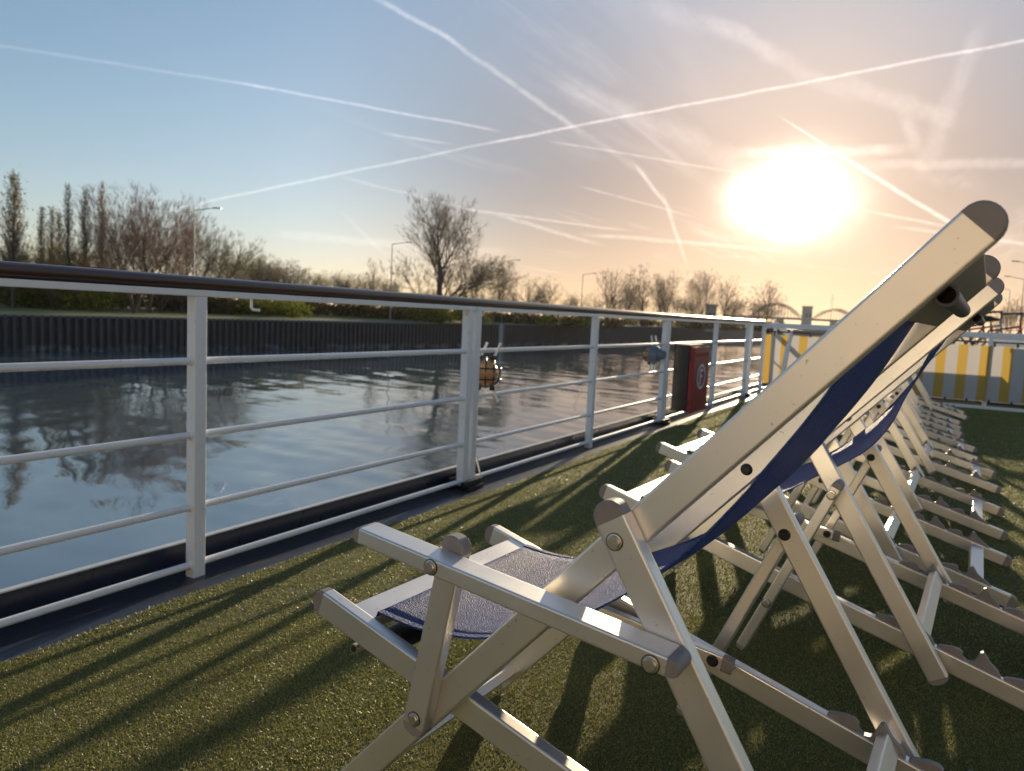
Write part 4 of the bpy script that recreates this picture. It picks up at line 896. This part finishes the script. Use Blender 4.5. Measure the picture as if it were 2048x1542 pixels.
def make_chair(near_up):
    root = empty('deck_chair')
    for far in (False, True):
        out = 1 if far else -1
        # frame 1: long back rail
        b = pt(F1A, F1D, F1L); o = obj('back_rail', bar2(F1A, b, 0.070, 0.095, far), M['alu'], root)
        obj('end_cap', cap2(F1A, -F1D, 0.070, 0.095, far), M['cap'], o); obj('end_cap', cap2(b, F1D, 0.070, 0.095, far, bulge=0.018), M['cap'], o)
        bolt2(PIV, mir(0.095, far), -out, o, True)
        # frame 2: seat rail resting on the deck at the rear
        o = obj('seat_rail', bar2(F2A, F2B, 0.0955, 0.1205, far), M['alu'], root)
        obj('end_cap', cap2(F2A, -F2D, 0.0955, 0.1205, far, bulge=0.020), M['cap'], o); obj('end_cap', cap2(F2B, F2D, 0.0955, 0.1205, far), M['cap'], o)
        # notched bracket on top of frame 2
        def q(s, h): u, v = pt(F2A, F2D, F2L - 0.50 + s, TH / 2 + h); return u, v
        outl = [(0, -0.004), (0.004, 0.006), (0.030, 0.017), (0.044, 0.019), (0.052, 0.015)] + [(0.067 + 0.014 * math.cos(math.radians(a)), 0.014 - 0.013 * math.sin(math.radians(a))) for a in (160, 130, 90, 50, 20)] + [(0.083, 0.034), (0.088, 0.038), (0.093, 0.035), (0.108, 0.021), (0.128, 0.012)]
        seq = []
        for k in range(3): seq += [(x + 0.142 * k, y) for x, y in outl]
        seq += [(0.43, 0.006), (0.45, -0.004)]
        bm = bmesh.new(); wa = mir(0.1010, far); wb = mir(0.1150, far); lo, hi = min(wa, wb), max(wa, wb)
        add_poly(bm, [V3(q(*p)[0], lo, q(*p)[1]) for p in seq], (0, hi - lo, 0)); obj('notch_bracket', bm, M['cap'], root, True, 35)
        # frame 3: support leg
        b = pt(F3A, F3D, F3L); o = obj('support_leg', bar2(F3A, b, 0.0445, 0.0695, far), M['alu'], root)
        obj('end_cap', cap2(F3A, -F3D, 0.0445, 0.0695, far), M['cap'], o); obj('end_cap', cap2(b, F3D, 0.0445, 0.0695, far, bulge=0.014), M['cap'], o)
        bolt2(PIV, mir(0.0445, far), out, o); bolt2(ARM_R, mir(0.0695, far), -out, o, True)
        # armrest with its prop
        up = near_up and not far
        if up: a0, a1 = (-0.761, 0.630), (-0.279, 0.5725)
        else:
            d = Vector((-0.398, -0.917)); a1 = (ARM_R[0] - d.x * 0.020, ARM_R[1] - d.y * 0.020); a0 = (ARM_R[0] + d.x * 0.465, ARM_R[1] + d.y * 0.465)
        d = Vector((a1[0] - a0[0], a1[1] - a0[1])).normalized()
        o = obj('armrest', bar2(a0, a1, 0.0, 0.0435, far, 0.0245, 0.003), M['alu'], root)
        obj('end_cap', cap2(a0, -d, 0.0, 0.0435, far, 0.0245, 0.012), M['cap'], o); obj('end_cap', cap2(a1, d, 0.0, 0.0435, far, 0.0245, 0.017), M['cap'], o)
        bolt2(ARM_R, mir(0.0, far), out, o); fb = (a1[0] - d.x * 0.347, a1[1] - d.y * 0.347); bolt2(fb, mir(0.0, far), out, o)
        if up: s0, s1 = ST_B, (-0.6235, 0.6255)
        else: s0, s1 = ST_B, (ST_B[0] + F1D.x * 0.27, ST_B[1] + F1D.y * 0.27)
        d = Vector((s1[0] - s0[0], s1[1] - s0[1])).normalized(); s0c = (s0[0] - d.x * 0.012, s0[1] - d.y * 0.012)
        o = obj('armrest_prop', bar2(s0c, s1, 0.0445, 0.0690, far, 0.040), M['alu'], root)
        obj('end_cap', cap2(s0c, -d, 0.0445, 0.0690, far, 0.040, 0.017), M['cap'], o); obj('end_cap', cap2(s1, d, 0.0445, 0.0690, far, 0.040, 0.022), M['cap'], o)
        bolt2(ST_B, mir(0.0445, far), out, o)
    Wi0, Wi1 = 0.0955, 2 * WC - 0.0955
    def cross(name, c, w0, w1, d, lw, th, m='alu', r=0.003):
        bm = bmesh.new(); D = Vector((d.x, 0, d.y)); add_bar(bm, V3(c[0], w0, c[1]), V3(c[0], w1, c[1]), D, lw, th, r); return obj(name, bm, M[m], root)
    cross('front_crossbar', pt(F2A, F2D, 0.075, 0.008), 0.1205, 2 * WC - 0.1205, F2D, 0.050, 0.024)
    cross('rear_crossbar', pt(F2A, F2D, F2L - 0.10, 0.006), 0.1205, 2 * WC - 0.1205, F2D, 0.044, 0.024)
    cross('foot_crossbar', pt(F1A, F1D, F1L - 0.045, 0.0), 0.095, 2 * WC - 0.095, F1D, 0.040, 0.022)
    cross('leg_crossbar', pt(F3A, F3D, F3L - 0.085, 0.0), 0.0695, 2 * WC - 0.0695, F3D, 0.040, 0.022)
    # head panel and sleeved tube
    hp = cross('head_panel', pt(F1A, F1D, 0.060, 0.000), 0.0955, 2 * WC - 0.0955, F1D, 0.098, 0.0455, 'head', 0.004)
    c = pt(F1A, F1D, 0.064, 0.028); bm = bmesh.new(); n = 18; R0 = 0.0118; steps = 60; w0, w1 = 0.1005, 2 * WC - 0.1005
    rings = []
    for i in range(steps + 1):
        w = w0 + (w1 - w0) * i / steps; rr = R0 * (1 + 0.025 * (-1) ** i); rings.append([V3(c[0] + rr * math.cos(2*math.pi*k/n), w, c[1] + rr * math.sin(2*math.pi*k/n)) for k in range(n)])
    inner = [[V3(c[0] + R0 * 0.78 * math.cos(2*math.pi*k/n), w, c[1] + R0 * 0.78 * math.sin(2*math.pi*k/n)) for k in range(n)] for w in (w0, w0 + 0.08)]
    loft(bm, [inner[1], inner[0]] + rings, True); obj('head_tube', bm, M['tube'], root)
    fabric(root, not near_up)
    # retracted footrest: front tube, cloth, far slide bar
    fr = empty('footrest'); fr.parent = root
    bm = bmesh.new(); n = 14; rings = []; ro, ri = 0.0085, 0.0066; cu, cv = -0.871, 0.384
    def ring(r, w): return [V3(cu + r * math.cos(2*math.pi*k/n), w, cv + r * math.sin(2*math.pi*k/n)) for k in range(n)]
    loft(bm, [ring(ri, 0.16), ring(ri, 0.112), ring(ro, 0.112), ring(ro, 2 * WC - 0.112)]); tb = obj('footrest_tube', bm, M['steel'], root); 
    bm = bmesh.new(); loft(bm, [[V3(u, w, v) for u, v in ((-0.872, 0.393), (-0.85, 0.402), (-0.82, 0.400), (-0.79, 0.394))] for w in (0.135, 0.37, 2 * WC - 0.135)], False, False); so = obj('footrest_cloth', bm, M['black'], root); so.modifiers.new('thickness', 'SOLIDIFY').thickness = 0.002
    bm = bmesh.new(); wv = 2 * WC - 0.146; add_bar(bm, V3(-0.86, wv, 0.384), V3(-0.375, wv, 0.322), (0, 1, 0), 0.020, 0.030, 0.003); sl = obj('slide_bar', bm, M['alu'], root)
    bm = bmesh.new(); add_bar(bm, V3(-0.375, wv, 0.322), V3(-0.355, wv, 0.3195), (0, 1, 0), 0.022, 0.032, 0.008); obj('end_cap', bm, M['cap'], sl); bolt2((-0.392, 0.324), wv - 0.010, -1, sl, True)
    bpy.data.objects.remove(fr)
    return root

spots = [(0.80, 0.0, 3.0), (1.905, 0.07, 3.4), (2.80, -0.05, 2.6), (3.78, -0.005, 2.2), (4.975, 0.05, 1.0), (6.145, 0.0, 0.4), (7.145, -0.055, 0.0), (8.225, -0.05, 0.8), (9.50, 0.04, -0.8)]
LB = ['nearest aluminium deck chair with blue fabric and its near armrest raised',
      'deck chair directly behind the nearest chair, armrests hanging down',
      'third deck chair in the row, counted from the nearest chair',
      'fourth deck chair in the row, counted from the nearest chair',
      'fifth deck chair, in the middle of the row of nine',
      'fourth deck chair from the striped banner end of the row',
      'third deck chair from the striped banner end of the row',
      'second deck chair from the striped banner end of the row',
      'last deck chair of the row, standing next to the striped banner']
first = make_chair(True); proto = make_chair(False)
for i, (yy, dx, yw) in enumerate(spots):
    r = first if i == 0 else proto if i == 1 else copy_tree(proto)
    a = math.radians(yw); r.location = (0.042 + dx, yy, float(deck_z(0.2, yy)) + 0.004); r.rotation_euler = (0, 0, -a)
    tag(r, LB[i], 'deck chair', 'deck chairs in a row facing the railing')

# ------------------------------------------------------------------ evening haze over the canal
def haze():
    m = bpy.data.materials.new('evening_haze'); m.use_nodes = True; t = m.node_tree; t.nodes.clear(); N = NT(t)
    out = N.n('ShaderNodeOutputMaterial'); v = N.n('ShaderNodeVolumePrincipled'); t.links.new(v.outputs[0], out.inputs['Volume'])
    v.inputs['Color'].default_value = (0.95, 0.90, 0.86, 1); v.inputs['Density'].default_value = HAZE; v.inputs['Anisotropy'].default_value = 0.45
    bm = bmesh.new(); add_box(bm, (-S_ - 40, -960, ZW - 3.0), (S_ + 40, S_ + 40, ZW + 34), 0.5)
    tag(obj('haze', bm, m, None, False), 'thin evening haze over the canal and its banks', 'haze', kind='stuff')
HAZE = 0.00006
haze()
